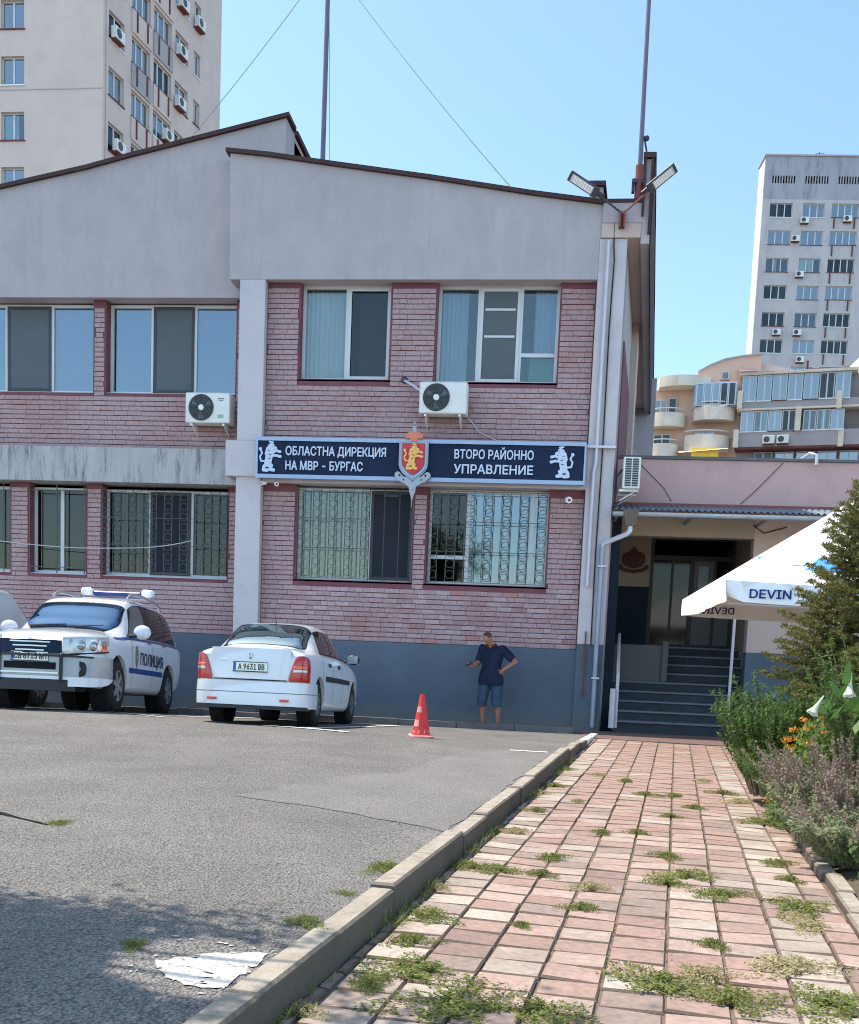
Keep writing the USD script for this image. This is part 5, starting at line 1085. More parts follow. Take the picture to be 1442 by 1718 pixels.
for s in (-1, 1):
    put('ear', tm(pose_head(np.asarray(T.creation.icosphere(subdivisions=2, radius=1.0).vertices) * [.012, .022, .034] + [s * .077, .012, -.005]), T.creation.icosphere(subdivisions=2, radius=1.0).faces), 'skin', hdp, smooth=True)
    put('eye', tm(pose_head(np.asarray(T.creation.icosphere(subdivisions=2, radius=.011).vertices) + [s * .029, -.082, .004]), T.creation.icosphere(subdivisions=2, radius=.011).faces), 'hair_grey', hdp, smooth=True)
put('mouth', tm(pose_head(np.asarray(T.creation.icosphere(subdivisions=2, radius=1.0).vertices) * [.022, .006, .005] + [0, -.098, -.062]), T.creation.icosphere(subdivisions=2, radius=1.0).faces), 'collar_red', hdp, smooth=True)
hm = (v[:, 2] > .15 - .5 * v[:, 1]) & (v[:, 1] > -.45); fm = hm[np.asarray(hd_.faces)].all(1)
_h = tm(pose_head(P_ * 1.018), np.asarray(hd_.faces)[fm]); _h.remove_unreferenced_vertices(); put('hair', _h, 'hair_grey', hdp, smooth=True); DOUBLE.add('hair_grey')
K = {k: (p, r + .022) for k, (p, r) in J.items()}
K.update({'hem1': ((-.10, -.02, .83), .135), 'hem2': ((.10, -.02, .83), .135), 'sl': ((-.235, -.02, 1.22), .075), 'sr': ((.335, .04, 1.275), .078), 'waist': (J['waist'][0], .172), 'belly': (J['belly'][0], .150), 'chest': (J['chest'][0], .168)})
sh = hull_chain(K, [('hem1', 'hem2'), ('hem1', 'waist'), ('hem2', 'waist'), ('hem1', 'belly'), ('hem2', 'belly'), ('waist', 'chest'), ('belly', 'chest'), ('chest', 'chl'), ('chest', 'chr'), ('chl', 'shl'), ('chr', 'shr'), ('chl', 'chr'), ('shl', 'sl'), ('shr', 'sr'), ('chl', 'waist'), ('chr', 'waist')])
sh = sh.trim_by_plane([0, 0, 1], .77)
sm = soften(sh, .022, 8); vv = np.asarray(sm.vertices); vv = vv + sm.vertex_normals * ((meshkit.fbm(vv * [9, 9, 6], 3, 4) - .5) * .03)[:, None]; sm.vertices = vv
put('polo_shirt', sm, 'shirt_navy', PE, smooth=True)
put('collar', tube([(-.015 + .085 * math.cos(a), -.035 + .075 * math.sin(a), 1.475 + .02 * math.sin(a)) for a in np.linspace(-1.2, 4.3, 22)], .020, 8), 'collar_red', PE, smooth=True)
K2 = {k: (p, r + .02) for k, (p, r) in J.items()}; K2.update({'el': ((-.142, -.045, .40), .082), 'er': ((.13, .0, .40), .082), 'hpl': (J['hpl'][0], .128), 'hpr': (J['hpr'][0], .128), 'knl': (J['knl'][0], .088), 'knr': (J['knr'][0], .088)})
so2 = hull_chain(K2, [('pel2', 'hpl'), ('pel', 'hpr'), ('hpl', 'hpr'), ('hpl', 'knl'), ('hpr', 'knr'), ('knl', 'el'), ('knr', 'er')]).trim_by_plane([0, 0, 1], .385).trim_by_plane([0, 0, -1], -1.0)
sm = soften(so2, .02, 6); vv = np.asarray(sm.vertices); sm.vertices = vv + sm.vertex_normals * ((meshkit.fbm(vv * [12, 12, 8], 3, 8) - .5) * .022)[:, None]
put('denim_shorts', sm, 'denim', PE, smooth=True)
for s, a, b in ((-1, 'htl', 'ttl'), (1, 'htr', 'ttr')):
    put('shoe', soften(hull_chain({'a': (J[a][0], .046), 'b': (J[b][0], .040), 'c': ((np.array(J[a][0]) + J[b][0]) / 2 + [0, 0, .02], .045)}, [('a', 'c'), ('c', 'b'), ('a', 'b')]).trim_by_plane([0, 0, 1], .004), .015, 4), 'shoe', PE, smooth=True)
c_, s_ = math.cos(math.radians(-18)), math.sin(math.radians(-18)); ph = np.array([-.29, -.375, 1.135])
tp = thing('mobile_phone', 'dark mobile phone held in the person\'s hand', 'phone', (-1.05 + c_ * ph[0] - s_ * ph[1], 18.45 + s_ * ph[0] + c_ * ph[1], -.05 + ph[2]), rz=0)
put('case', moved(cbx(-.037, .037, -.075, .075, -.004, .004, .003), rx=.5, rz=-.5), 'phone_black', tp)
put('screen', moved(bx(-.034, .034, -.07, .07, .0042, .005), rx=.5, rz=-.5), 'pane_dark', tp)

# ---------------------------------------------------------------- parasol
UC = np.array([4.08, 14.72]); UH = 2.06; UZ, UV = 2.25, .25; AP = 3.62
UM = thing('parasol', 'large square white parasol with navy lettering on its valance', 'parasol', (UC[0], UC[1], 0))
def panel(k):
    a = [(-UH, -UH), (UH, -UH), (UH, UH), (-UH, UH)]; p, q = np.array(a[k]), np.array(a[(k + 1) % 4]); P = []
    for t in np.linspace(0, 1, 15):
        e = p + (q - p) * t; row = []
        for s in np.linspace(0, 1, 12):
            x, y = e * (1 - s); z = UZ + (AP - UZ) * s - .07 * math.sin(pi * s) * math.sin(pi * t) - .05 * math.sin(pi * t) * (1 - s)
            row.append([x, y, z])
        P.append(row)
    return grid(np.array(P))
for k in range(4): put('canopy_panel', panel(k), 'parasol_cloth', UM, smooth=True)
vals = []
for k in range(4):
    a = [(-UH, -UH), (UH, -UH), (UH, UH), (-UH, UH)]; p, q = np.array(a[k]), np.array(a[(k + 1) % 4]); n = np.array([(q - p)[1], -(q - p)[0]]) / (2 * UH); P = []
    for t in np.linspace(0, 1, 40):
        e = p + (q - p) * t; zt = UZ - .05 * math.sin(pi * t); w = .012 * math.sin(t * 34 + k) + .02 * math.sin(t * 11 + 2 * k); c = .10 * max(0, 1 - t / .05) * (k == 0)
        P.append([[*(e + n * .004), zt], [*(e + n * (.01 + w * .5 - c * .3)), zt - UV * .5], [*(e + n * (.008 + w - c)), zt - UV + c * .8]])
    vals.append(put('valance', grid(np.array(P)), 'parasol_cloth', UM, smooth=True))
def val_text(k, parent):
    t_ = text('DEVIN', .10, .003, True, 1.15); v = np.asarray(t_.vertices)
    a = [(-UH, -UH), (UH, -UH), (UH, UH), (-UH, UH)]; p, q = np.array(a[k]), np.array(a[(k + 1) % 4]); d = (q - p) / (2 * UH); n = np.array([d[1], -d[0]]); return t_, v, p, d, n
for k, (off, side) in ((0, (.26, 1)), (2, (3.30, 1))):
    t_, v, p, d, n = val_text(k, UM)
    pos = p[None] + d[None] * (off + v[:, :1]) + n[None] * (.030 + v[:, 2:3]); put('lettering', tm(np.c_[pos, v[:, 1] + UZ - .205], t_.faces), 'parasol_navy', vals[k])
    if k == 2:
        pos = p[None] + d[None] * (off + v[:, :1]) - n[None] * (.030 + v[:, 2:3]); put('lettering', tm(np.c_[pos, v[:, 1] + UZ - .205], np.asarray(t_.faces)[:, ::-1]), 'decal_navy', vals[k])
def on_front(x, s, off=.012): 
    z = UZ + (AP - UZ) * s - .07 * math.sin(pi * s) * .8 - .04 * (1 - s); return [x, -UH * (1 - s) - off, z + off]
lg = Polygon([(-.62, .20), (.35, .16), (.25, .36), (-.70, .38)])
put('printed_logo', grid(np.array([[on_front(x0 + (x1 - x0) * u, s) for u in np.linspace(0, 1, 8)] for s, x0, x1 in zip(np.linspace(.16, .30, 5), np.linspace(-1.55, -1.62, 5), np.linspace(-.60, -.68, 5))])), 'parasol_blue', UM); DOUBLE.add('parasol_blue')
put('printed_letter', grid(np.array([[on_front(-1.38 + .30 * u, s, .024) for u in np.linspace(0, 1, 5)] for s in np.linspace(.20, .26, 3)])), 'parasol_cloth', UM)
put('pole', tube([(0, 0, 0), (0, 0, AP)], .03, 10), 'rail_paint', UM, smooth=40)
for sx in (-1, 1):
    for sy in (-1, 1): put('rib', tube([(0, 0, AP - .06), (sx * (UH - .02), sy * (UH - .02), UZ - .015)], .012, 6), 'rail_paint', UM)
put('base', cbx(-.3, .3, -.3, .3, .0, .09, .02), 'concrete_dark', UM)
put('cap', lathe([(0, AP + .10), (.05, AP + .06), (.09, AP + .0), (0, AP - .02)], 14), 'parasol_cloth', UM, smooth=40)

# ---------------------------------------------------------------- plants
def spray(n_stem, base, spread, h, lean, leaf_n, lw, ll, ang, thin=.25, up=.9, jitter=.04):
    """upright stems with small leaves all along them: (stems, leaves)"""
    st_, P, Ud, N = [], [], [], []
    for k in range(n_stem):
        a = rnd.uniform(0, 2 * pi); r = spread * math.sqrt(rnd.random()); b = np.array([base[0] + .5 * r * math.cos(a), base[1] + .5 * r * math.sin(a), base[2]])
        hh = h * rnd.uniform(.6, 1.05) * (1 - .25 * r / spread); d = np.array([math.cos(a) * lean * r / spread + rnd.gauss(0, .08), math.sin(a) * lean * r / spread + rnd.gauss(0, .08), 1.0])
        t = np.linspace(0, 1, 6); q = b + d[None] * hh * t[:, None]; q[:, 2] -= .0; q[:, :2] += (np.array([math.cos(a), math.sin(a)]) * .12 * hh)[None] * (t[:, None] ** 2)
        st_.append(tube(q, np.linspace(.006, .002, 6), 4, False))
        tt = nrs.uniform(thin, 1.02, leaf_n); pos = np.stack([np.interp(tt, t, q[:, i]) for i in range(3)], 1) + nrs.normal(0, jitter * .1, (leaf_n, 3))
        dirv = rdir(leaf_n, -.3, .6); ax = d / np.linalg.norm(d)
        P.append(pos); Ud.append(dirv * math.sin(ang) + ax * math.cos(ang) * up); N.append(rdir(leaf_n))
    P, Ud, N = np.vstack(P), np.vstack(Ud), np.vstack(N)
    return cat(*st_), leaves(P, Ud, N, lw * nrs.uniform(.7, 1.3, len(P)), ll * nrs.uniform(.6, 1.3, len(P)))
def plant(name, label, cat_, loc, stems, lv, lmat, stem_mat='twig', group=None):
    t = thing(name, label, cat_, loc, group=group); put('stems', stems, stem_mat, t); put('foliage', lv, lmat, t); return t
gz = .12
a, b = spray(230, (0, 0, 0), .42, 1.16, .36, 190, .012, .042, .55); plant('rosemary_bush', 'tall green rosemary bush at the far end of the bed by the steps', 'bush', (2.14, 9.85, .03), a, b, 'rosemary_leaf')
a, b = spray(90, (0, 0, 0), .30, .62, .9, 110, .010, .036, .7); plant('rosemary_bush', 'low sprawling rosemary bush leaning over the path edge', 'bush', (2.16, 9.1, .03), a, b, 'rosemary_leaf')
a, b = spray(110, (0, 0, 0), .34, 1.0, .35, 150, .011, .040, .55); plant('rosemary_bush', 'upright rosemary bush behind the yellow and orange flowers', 'bush', (2.66, 9.3, gz), a, b, 'rosemary_leaf')
a, b = spray(120, (0, 0, 0), .34, 1.48, .22, 190, .011, .042, .5); plant('rosemary_bush', 'tallest rosemary spires at the right edge, in front of the spruce', 'bush', (2.44, 7.95, gz), a, b, 'rosemary_leaf')
# lavender gone brown
t_ = thing('lavender_bush', 'wide grey-green lavender bush with dried brown flower heads', 'bush', (2.16, 7.45, .02))
a, b = spray(300, (0, 0, 0), .56, .54, .75, 130, .011, .046, .6, .1); put('stems', a, 'twig', t_); put('foliage', b, 'lavender_leaf', t_)
a, b = spray(330, (0, 0, 0), .56, .76, .62, 60, .011, .018, .8, .70); put('flower_heads', b, 'lavender_head', t_); put('flower_stalks', a, 'twig', t_)
t_ = thing('lavender_bush', 'grey-green lavender bush nearest the camera on the bed edge', 'bush', (2.02, 6.65, .02))
a, b = spray(200, (0, 0, 0), .42, .36, 1.1, 120, .011, .046, .6, .1); put('stems', a, 'twig', t_); put('foliage', b, 'lavender_leaf', t_)
a, b = spray(120, (0, 0, 0), .42, .46, 1.0, 44, .011, .018, .8, .75); put('flower_heads', b, 'lavender_head', t_)
# lantana
def lantana(label, loc, r, h, n, seed):
    t = thing('flowering_shrub', label, 'shrub', loc)
    d = rdir(n, -.1, 1); rr = nrs.uniform(.45, 1.05, n) ** .5; P = d * rr[:, None] * [r, r, h]; U = d + rdir(n) * .7 + [0, 0, .2]
    put('stems', cat(*[tube([(0, 0, 0), tuple(q * .5 + [0, 0, .05]), tuple(q * .95)], [.007, .005, .003], 4, False) for q in rdir(26, .1, 1) * [r, r, h]]), 'twig', t)
    put('foliage', leaves(P, U, rdir(n), nrs.uniform(.022, .042, n), nrs.uniform(.035, .075, n)), 'lantana_leaf', t)
    c = rdir(46, .1, 1) * [r * 1.05, r * 1.05, h * 1.06]; c = c[c[:, 1] < .25 * r]; fl = []
    for q in c:
        k = 16; o = rdir(k, .0, 1) * .028; fl.append(leaves(q + o, o + rdir(k) * .01, rdir(k), .018, .022))
    put('flowers', cat(*fl), 'flower_orange', t)
lantana('leafy shrub with yellow and orange flower heads beside the lavender', (2.20, 8.45, .04), .40, .80, 3000, 1)
lantana('leafy shrub with orange flowers under the spruce', (2.52, 8.9, .08), .42, .95, 3000, 2)
# angel's trumpet
t_ = thing('trumpet_flower_plant', 'plant with drooping white trumpet flowers at the right edge', 'plant', (1.98, 6.35, .10))
st_ = [tube([(0, 0, 0), (-.03, .05, .5), (-.10, .1, .95), (-.22, .08, 1.12)], [.012, .010, .007, .004], 6), tube([(-.03, .05, .5), (.15, .05, .9), (.2, .0, 1.25)], [.009, .007, .004], 6), tube([(-.08, .08, .85), (-.35, .1, .98), (-.42, .06, .96)], [.006, .004, .003], 5)]
put('stems', cat(*st_), 'rosemary_leaf', t_)
def trumpet(p, L, ax):
    ax = np.array(ax, float); ax /= np.linalg.norm(ax); e1 = np.cross(ax, [.3, .9, .1]); e1 /= np.linalg.norm(e1); e2 = np.cross(ax, e1); P = []
    for t, r in zip(np.linspace(0, 1, 9), (.004, .006, .008, .009, .011, .015, .020, .028, .035)):
        P.append([np.array(p) + ax * L * t + (e1 * math.cos(a) + e2 * math.sin(a)) * r * (1 + .25 * (t > .9) * math.cos(5 * a)) for a in np.linspace(0, 2 * pi, 17)])
    return grid(np.array(P))
for f_ in (trumpet((-.20, .02, 1.12), .15, (-.1, -.3, -1)), trumpet((-.06, -.05, 1.16), .17, (.12, -.35, -1)), trumpet((-.34, .05, .97), .13, (-.5, -.2, -.8))): put('flower', f_, 'datura_white', t_, smooth=True)
n = 46; d = rdir(n, -.2, 1); P = d * [.30, .25, .38] + [-.02, .08, .82]
put('foliage', leaves(P, d * [1, 1, .1] + [0, 0, -.35], rdir(n, .5, 1), nrs.uniform(.05, .09, n), nrs.uniform(.11, .19, n)), 'ground_leaf', t_)
n = 30
t_ = thing('broad_leaf_plant', 'small plant with round light green leaves below the spruce', 'plant', (2.52, 8.3, gz)); d = rdir(n, .2, 1); P = d * [.16, .16, .78]
put('stems', cat(*[tube([(0, 0, 0), tuple(q)], [.004, .002], 4, False) for q in P]), 'rosemary_leaf', t_)
put('foliage', leaves(P, d * [1, 1, .2], rdir(n, .6, 1), nrs.uniform(.07, .11, n), nrs.uniform(.08, .13, n)), 'ground_leaf', t_)
# ground cover along the bed edge, one uncountable mass
N_ = 5200; vv_ = nrs.uniform(1.02, 2.6, N_); ww_ = nrs.uniform(2.0, 7.0, N_); q = vv_[:, None] * A2 + ww_[:, None] * B2
keep = meshkit.noise(np.c_[q * 2.2, np.zeros(N_)], 9) > .36; q = q[keep]; n = len(q)
put('ground_cover', leaves(np.c_[q, gz - .06 + .09 * nrs.random(n) ** 2 + .03], np.c_[nrs.normal(0, 1, (n, 2)), nrs.uniform(.1, .9, n)], rdir(n, .5, 1), nrs.uniform(.018, .035, n), nrs.uniform(.03, .065, n)), 'ground_leaf', label='leafy green ground cover along the bed edge', cat='ground cover', kind='stuff')

# spruce
SP = thing('spruce_tree', 'young yellow-green spruce standing in front of the white parasol', 'tree', (2.90, 9.85, .1)); SPH = 2.93
put('trunk', tube([(0, 0, 0), (.01, 0, 1.0), (0, .01, 2.0), (.0, 0, SPH)], [.05, .038, .02, .004], 8), 'bark', SP)
br, P, Ud = [], [], []
for k in range(260):
    t = (k / 260) ** .85; z = .12 + t * (SPH - .16); R_ = (1.08 * (1 - t) ** .58 + .03) * rnd.uniform(.72, 1.08); a = k * 2.399 + rnd.uniform(-.3, .3)
    d = np.array([math.cos(a), math.sin(a), 0]); dz = -.10 + .55 * t; pts = np.array([d * R_ * s + [0, 0, z + dz * R_ * s + .14 * R_ * s * s] for s in np.linspace(0, 1, 6)])
    br.append(tube(pts, np.linspace(.010, .002, 6), 4, False))
    twigs = [(pts[0], pts[-1], 1.0)]
    sd = np.cross(d, [0, 0, 1])
    for s in np.arange(.22, 1.0, .085 / max(R_, .12) if R_ > .12 else .5):
        for sg in (-1, 1):
            p = pts[0] + (pts[-1] - pts[0]) * s + [0, 0, .0]; L = R_ * .42 * (1.05 - s) + .05
            e = p + (d * .75 + sg * sd * .75 + np.array([0, 0, rnd.uniform(-.18, .22)])) * L; br.append(tube([p, e], [.004, .0015], 3, False)); twigs.append((p, e, .8))
    for p, e, w in twigs:
        L = np.linalg.norm(e - p); m_ = int(L * 330) + 6; s = nrs.uniform(.12, 1.0, m_); ax = (e - p) / L
        P.append(p + (e - p) * s[:, None]); Ud.append(ax * .75 + rdir(m_) * .8)
P, Ud = np.vstack(P), np.vstack(Ud)
put('branches', cat(*br), 'twig', SP); put('needles', leaves(P, Ud, rdir(len(P)), .0085, nrs.uniform(.024, .042, len(P))), 'spruce_needle', SP)

# tree outside the picture, on the left, whose shadow falls over the near asphalt
TR = thing('street_tree', 'leafy street tree left of the view that shades the near asphalt', 'tree', (-4.9, 3.75, .0))
put('trunk', tube([(0, 0, -.2), (.05, 0, 1.6), (.2, .05, 3.0)], [.14, .11, .08], 10), 'bark', TR)
lb, P = [], []
for k in range(34):
    a = rnd.uniform(0, 2 * pi); e = np.array([1.05 + rnd.uniform(.2, 1.75) * math.cos(a), -.05 + rnd.uniform(.2, .95) * math.sin(a), rnd.uniform(4.1, 5.4)]); p = np.array([.15, .05, rnd.uniform(2.2, 3.2)])
    lb.append(tube([p, (p + e) / 2 + [0, 0, .2], e], [.035, .022, .008], 5, False))
    for s in (.55, .8, 1.0): P.append((p + (e - p) * s) + nrs.normal(0, .17, (150, 3)))
P = np.vstack(P); gap = (P[:, :2] + [-4.9, 3.75] + P[:, 2:3] * (-SUN[:2] / SUN[2])[None] - [-1.10, 3.38]) / [.36, .34]; P = P[(gap ** 2).sum(1) > 1]  # leaves left out so their shadow spares the white splash
put('branches', cat(*lb), 'bark', TR); n = len(P)
put('crown', leaves(P, rdir(n), rdir(n), nrs.uniform(.03, .06, n), nrs.uniform(.06, .11, n)), 'tree_leaf', TR)
# weeds in the joints of the path and along the kerb
def weed(r, n, h):
    a = nrs.uniform(0, 2 * pi, n); ph = nrs.uniform(0, 6, 4)
    lobe = .55 + .25 * np.sin(2 * a + ph[0]) + .20 * np.sin(3 * a + ph[1]) + .14 * np.sin(7 * a + ph[2])
    q = nrs.random(n) ** .62 * r * np.clip(lobe, .18, 1.1); keep = nrs.random(n) > .25 * (q / r) ; a, q = a[keep], q[keep]; n = len(a)
    P = np.c_[q * np.cos(a), q * np.sin(a), nrs.random(n) ** 1.6 * h * (1 - .7 * q / r)]
    return leaves(P, np.c_[np.cos(a) + nrs.normal(0, .7, n), np.sin(a) + nrs.normal(0, .7, n), nrs.uniform(.05, .9, n)], rdir(n, .3, 1), nrs.uniform(.005, .011, n), nrs.uniform(.012, .028, n))
WD = [  # (pixel x, pixel y, radius m, dry) in the photograph, laid on the paving at the place they grow
    (975, 1525, .085, 0), (928, 1440, .085, 0), (1010, 1398, .07, 0), (875, 1555, .05, 0), (910, 1468, .07, 0), (720, 1540, .13, 0), (690, 1582, .11, 0), (790, 1455, .12, 0), (838, 1462, .12, 0), (735, 1492, .07, 1), (770, 1425, .10, 0), (700, 1635, .19, 0), (620, 1655, .09, 0), (760, 1690, .20, 0), (900, 1700, .16, 0), (500, 1700, .09, 1),
    (1118, 1438, .09, 0), (1150, 1470, .15, 0), (1210, 1503, .16, 0), (1120, 1482, .10, 0), (1195, 1588, .06, 0), (1340, 1525, .20, 0), (1355, 1557, .11, 1), (1110, 1650, .18, 0), (1230, 1680, .18, 0), (1330, 1625, .16, 1), (1395, 1690, .16, 0), (1180, 1640, .14, 1), (1280, 1380, .16, 0), (1305, 1450, .09, 0), (1212, 1330, .14, 0), (1165, 1355, .08, 0), (1240, 1345, .13, 1), (1125, 1370, .08, 0), (1070, 1398, .07, 0), (1085, 1333, .10, 0), (1180, 1310, .12, 1), (1130, 1335, .09, 0),
    (990, 1490, .09, 1), (900, 1360, .09, 0), (930, 1318, .12, 0), (905, 1330, .10, 1), (865, 1395, .10, 1), (1005, 1300, .10, 1), (950, 1290, .10, 0), (970, 1345, .07, 1), (1325, 1478, .07, 0), (1050, 1310, .08, 0)]
wproto = None
def px_ground(px, py, z=-.05):
    d = fwd + RR * (px - PX) / FPX - UU * (py - PY) / FPX; t = (z - EYE[2]) / d[2]; return EYE + d * t
WG = 'weed clumps in the paving joints'
srcs = {}
ORD = ['nearest', 'second nearest', 'third nearest', 'fourth nearest', 'fifth nearest', 'sixth nearest', 'seventh nearest', 'eighth nearest', 'ninth nearest', 'tenth nearest', 'eleventh nearest', 'twelfth nearest', 'thirteenth nearest', 'fourteenth nearest', 'fifteenth nearest', 'sixteenth nearest', 'seventeenth nearest', 'eighteenth nearest']
def strip_of(px, py): v = px_ground(px, py)[:2] @ A2; return 0 if v < -.72 else 1 if v < .02 else 2 if v < .5 else 3
rank = {}
for i_ in sorted(range(len(WD)), key=lambda k: -WD[k][1]):
    k_ = (strip_of(*WD[i_][:2]), WD[i_][3]); rank.setdefault(k_, []).append(i_)
for i, (px, py, r, dry) in enumerate(WD):
    p = px_ground(px, py + 3); rr = r * (1.85 if i % 3 else 1.6); key = (dry, i % 7)
    sk = (strip_of(px, py), dry); lab = ('dry yellowish weed clump' if dry else 'green weed clump') + (' in the pale pavers beside the kerb', ' in the paving left of the path centre', ' in the paving right of the path centre', ' in the paving beside the flower bed')[sk[0]] + ', ' + ORD[rank[sk].index(i)]
    grp = WG if not dry else 'dry weed clumps in the paving joints'
    if key not in srcs:
        srcs[key] = thing('weed_clump', lab, 'weeds', (p[0], p[1], ZP + .008), rz=rnd.uniform(0, 360), group=grp)
        UsdGeom.Xform.Get(stage, srcs[key]).AddScaleOp().Set(Gf.Vec3f(rr, rr, min(rr, .11)))
        me = weed(1.0, 1500, .30); 
        # leaves are modelled for a clump of one metre and scaled with it, so they are drawn larger here
        a_ = np.asarray(me.vertices).reshape(-1, 4, 3); c0 = a_[:, :1]; me.vertices = (c0 + (a_ - c0) * 4.6).reshape(-1, 3)
        put('leaves', me, 'dry_weed' if dry else 'weed_leaf', srcs[key])
    else: copy(srcs[key], 'weed_clump', lab, 'weeds', (p[0], p[1], ZP + .008), rnd.uniform(0, 360), grp, (rr, rr, min(rr, .11)))
for px, py, r, lab in ((645, 1455, .16, 'weeds growing from the asphalt along the kerb, farther clump'), (580, 1497, .07, 'small bright weed tuft between asphalt and kerb'), (515, 1548, .13, 'weeds in the asphalt by the kerb above the white splash'), (100, 1393, .10, 'lone small weed in the asphalt at the end of the crack'), (225, 1590, .09, 'dark small weed on the shaded asphalt left of the white splash')):
    p = px_ground(px, py, .1); copy(srcs[(0, 1)] if (0, 1) in srcs else list(srcs.values())[0], 'weed_clump', lab, 'weeds', (p[0], p[1], float(lz(p[0], p[1])) + .004), rnd.uniform(0, 360), None, (r * 1.3, r, r * .6))
# tall grass tufts in the shade of the kerb
N_ = 2600; ww_ = np.concatenate([nrs.normal(c, .22, N_ // 8) for c in (3.1, 4.6, 5.3, 6.4, 7.2, 9.3, 11.2, 12.6)]); vv_ = -1.235 + np.abs(nrs.normal(0, .025, len(ww_))); q = vv_[:, None] * A2 + ww_[:, None] * B2; n = len(q)
put('kerb_grass', leaves(np.c_[q, np.full(n, ZP)], np.c_[nrs.normal(0, .5, (n, 2)), nrs.uniform(.6, 1.4, n)], rdir(n), nrs.uniform(.003, .007, n), nrs.uniform(.03, .13, n)), 'weed_leaf', label='thin grass tufts in the shade at the foot of the kerb', cat='grass', kind='stuff')
# sparse green in the joints
jw = []; 
for v0 in JV[1:-1]:
    for w0 in np.arange(2.6, 16.8, .035):
        if meshkit.noise(np.array([[v0 * 3, w0 * 1.3, 1.5]]), 21)[0] > .53: jw.append(PV(v0 + rnd.gauss(0, .007), w0, ZP - .012))
jw = np.array(jw); jw = np.repeat(jw, 5, 0); n = len(jw); jw[:, :2] += nrs.normal(0, .012, (n, 2))
put('joint_grass', leaves(jw, np.c_[nrs.normal(0, .8, (n, 2)), nrs.uniform(.3, 1.2, n)], rdir(n), nrs.uniform(.005, .010, n), nrs.uniform(.016, .038, n)), 'weed_leaf', label='sparse grass sprouting along the joints of the paving', cat='grass', kind='stuff')

# ---------------------------------------------------------------- far buildings
class Face:
    """a vertical wall plane: c corner (x, y), U along the wall to the right as seen, N outward"""
    def __init__(s, c, U): s.c = np.array([*c, 0.0]); U = np.array([*U, 0.0]); s.U = U / np.linalg.norm(U); s.N = np.array([s.U[1], -s.U[0], 0])
    def box(s, u0, u1, z0, z1, d0, d1):
        """d: outward distance"""
        V = [s.c + s.U * u + s.N * d + [0, 0, z] for u in (u0, u1) for d in (d0, d1) for z in (z0, z1)]; return T.Trimesh(V).convex_hull
    def wall(s, poly, t, d=0.0): return prism(poly, t, s.c + s.N * d, s.U, (0, 0, 1), -s.N)
    def at(s, u, z, d=0.0): return s.c + s.U * u + s.N * d + np.array([0, 0, z])
def far_window(parent, f, u0, u1, z0, z1, bars=1, rec=.16, mt='frame_white', glass='pane_far', blind=None):
    op = [R(u0 + .06, u1 - .06, z0 + .06, z1 - .06)]; b = R(u0, u1, z0, z1).difference(op[0])
    for k in range(bars): um = u0 + (u1 - u0) * (k + 1) / (bars + 1); b = b.union(R(um - .05, um + .05, z0, z1))
    w = put('window', f.wall(b, .07, -rec), mt, parent)
    put('pane', f.box(u0, u1, z0, z1, -rec - .05, -rec - .04), rnd.choice((glass, glass, 'pane_clear', 'pane_dark')), w)
    if blind: put('blind', f.box(u0 + (u1 - u0) * blind[0], u0 + (u1 - u0) * blind[1], z0, z1, -rec - .10, -rec - .09), blind[2], w)
    put('sill', f.box(u0 - .05, u1 + .05, z0 - .06, z0, -rec, .05), 'rust_strut' if rnd.random() < .5 else 'sill_white', w)
blinds = ['curtain_pale', 'curtain_blue', 'blind_beige', 'dark_inside']
def rb(): 
    a = rnd.choice((0, .33, .5)); return (a, rnd.choice((.5, .67, 1.0)) if a < .5 else 1.0, rnd.choice(blinds))
farac = None
def far_ac(f, u, z, label, group):
    global farac
    p = f.at(u, z, .22); rz = math.degrees(math.atan2(f.U[1], f.U[0]))
    if farac is None:
        farac = thing('outdoor_unit', label, 'air conditioner', tuple(p), rz=rz, group=group)
        put('casing', cbx(-.42, .42, -.15, .15, 0, .58, .02), 'ac_white', farac); put('fan_grille', moved(lathe([(0, 0), (.22, 0), (.22, -.006), (0, -.006)], 16, 'y'), (-.13, -.155, .29)), 'grille_dark', farac); put('bracket', bx(-.4, .4, -.12, .3, -.06, 0), 'rust_strut', farac)
    else: copy(farac, 'outdoor_unit', label, 'air conditioner', tuple(p), rz, group)
# left tower
LT = thing('apartment_tower', 'pale pinkish concrete apartment tower rising behind the left gable', 'building')
cR = Face((-24.09, 52.65), (.16, .987)); uF = -cR.N; cF = Face((-24.09 - 14, 52.65), (1, 0)); W_ = 14.0; ZT = 46
zk = [29.0 + 2.68 * k for k in range(-6, 6)]
opsF = [(W_ - 5.45, W_ - 4.2, z + .28, z + 1.65) for z in zk] + [(W_ - 10.6, W_ - 9.2, z + .28, z + 1.65) for z in zk]
opsR = []
for z in zk:
    opsR += [(.5, 1.9, z, z + 1.38), (2.6, 4.4, z, z + 1.32), (4.75, 6.6, z + .05, z + 1.36), (7.0, 8.45, z, z + 1.38), (9.1, 9.85, z + .1, z + 1.4)]
put('front_wall', cF.wall(R(0, W_, 0, ZT).difference(unary_union([R(*q[:2], *q[2:]) if False else R(q[0], q[1], q[2], q[3]) for q in opsF])), .3), 'tower_wall', LT)
put('right_wall', cR.wall(R(.3, 12.4, 0, ZT).difference(unary_union([R(*q) for q in opsR])), .3), 'tower_side', LT)
put('rear_wall', cat(cR.box(12.1, 12.4, 0, ZT, -14, -.3), cF.box(0, .3, 0, ZT, -12.4, -.3), cR.box(.3, 12.1, ZT - .3, ZT, -13.9, -.3)), 'tower_wall', LT)
put('interior', cat(cR.box(1.5, 11.5, 0, ZT - .5, -13, -1.6)), 'dark_inside', LT)
for q in opsF: far_window(LT, cF, *q, bars=1, blind=rb())
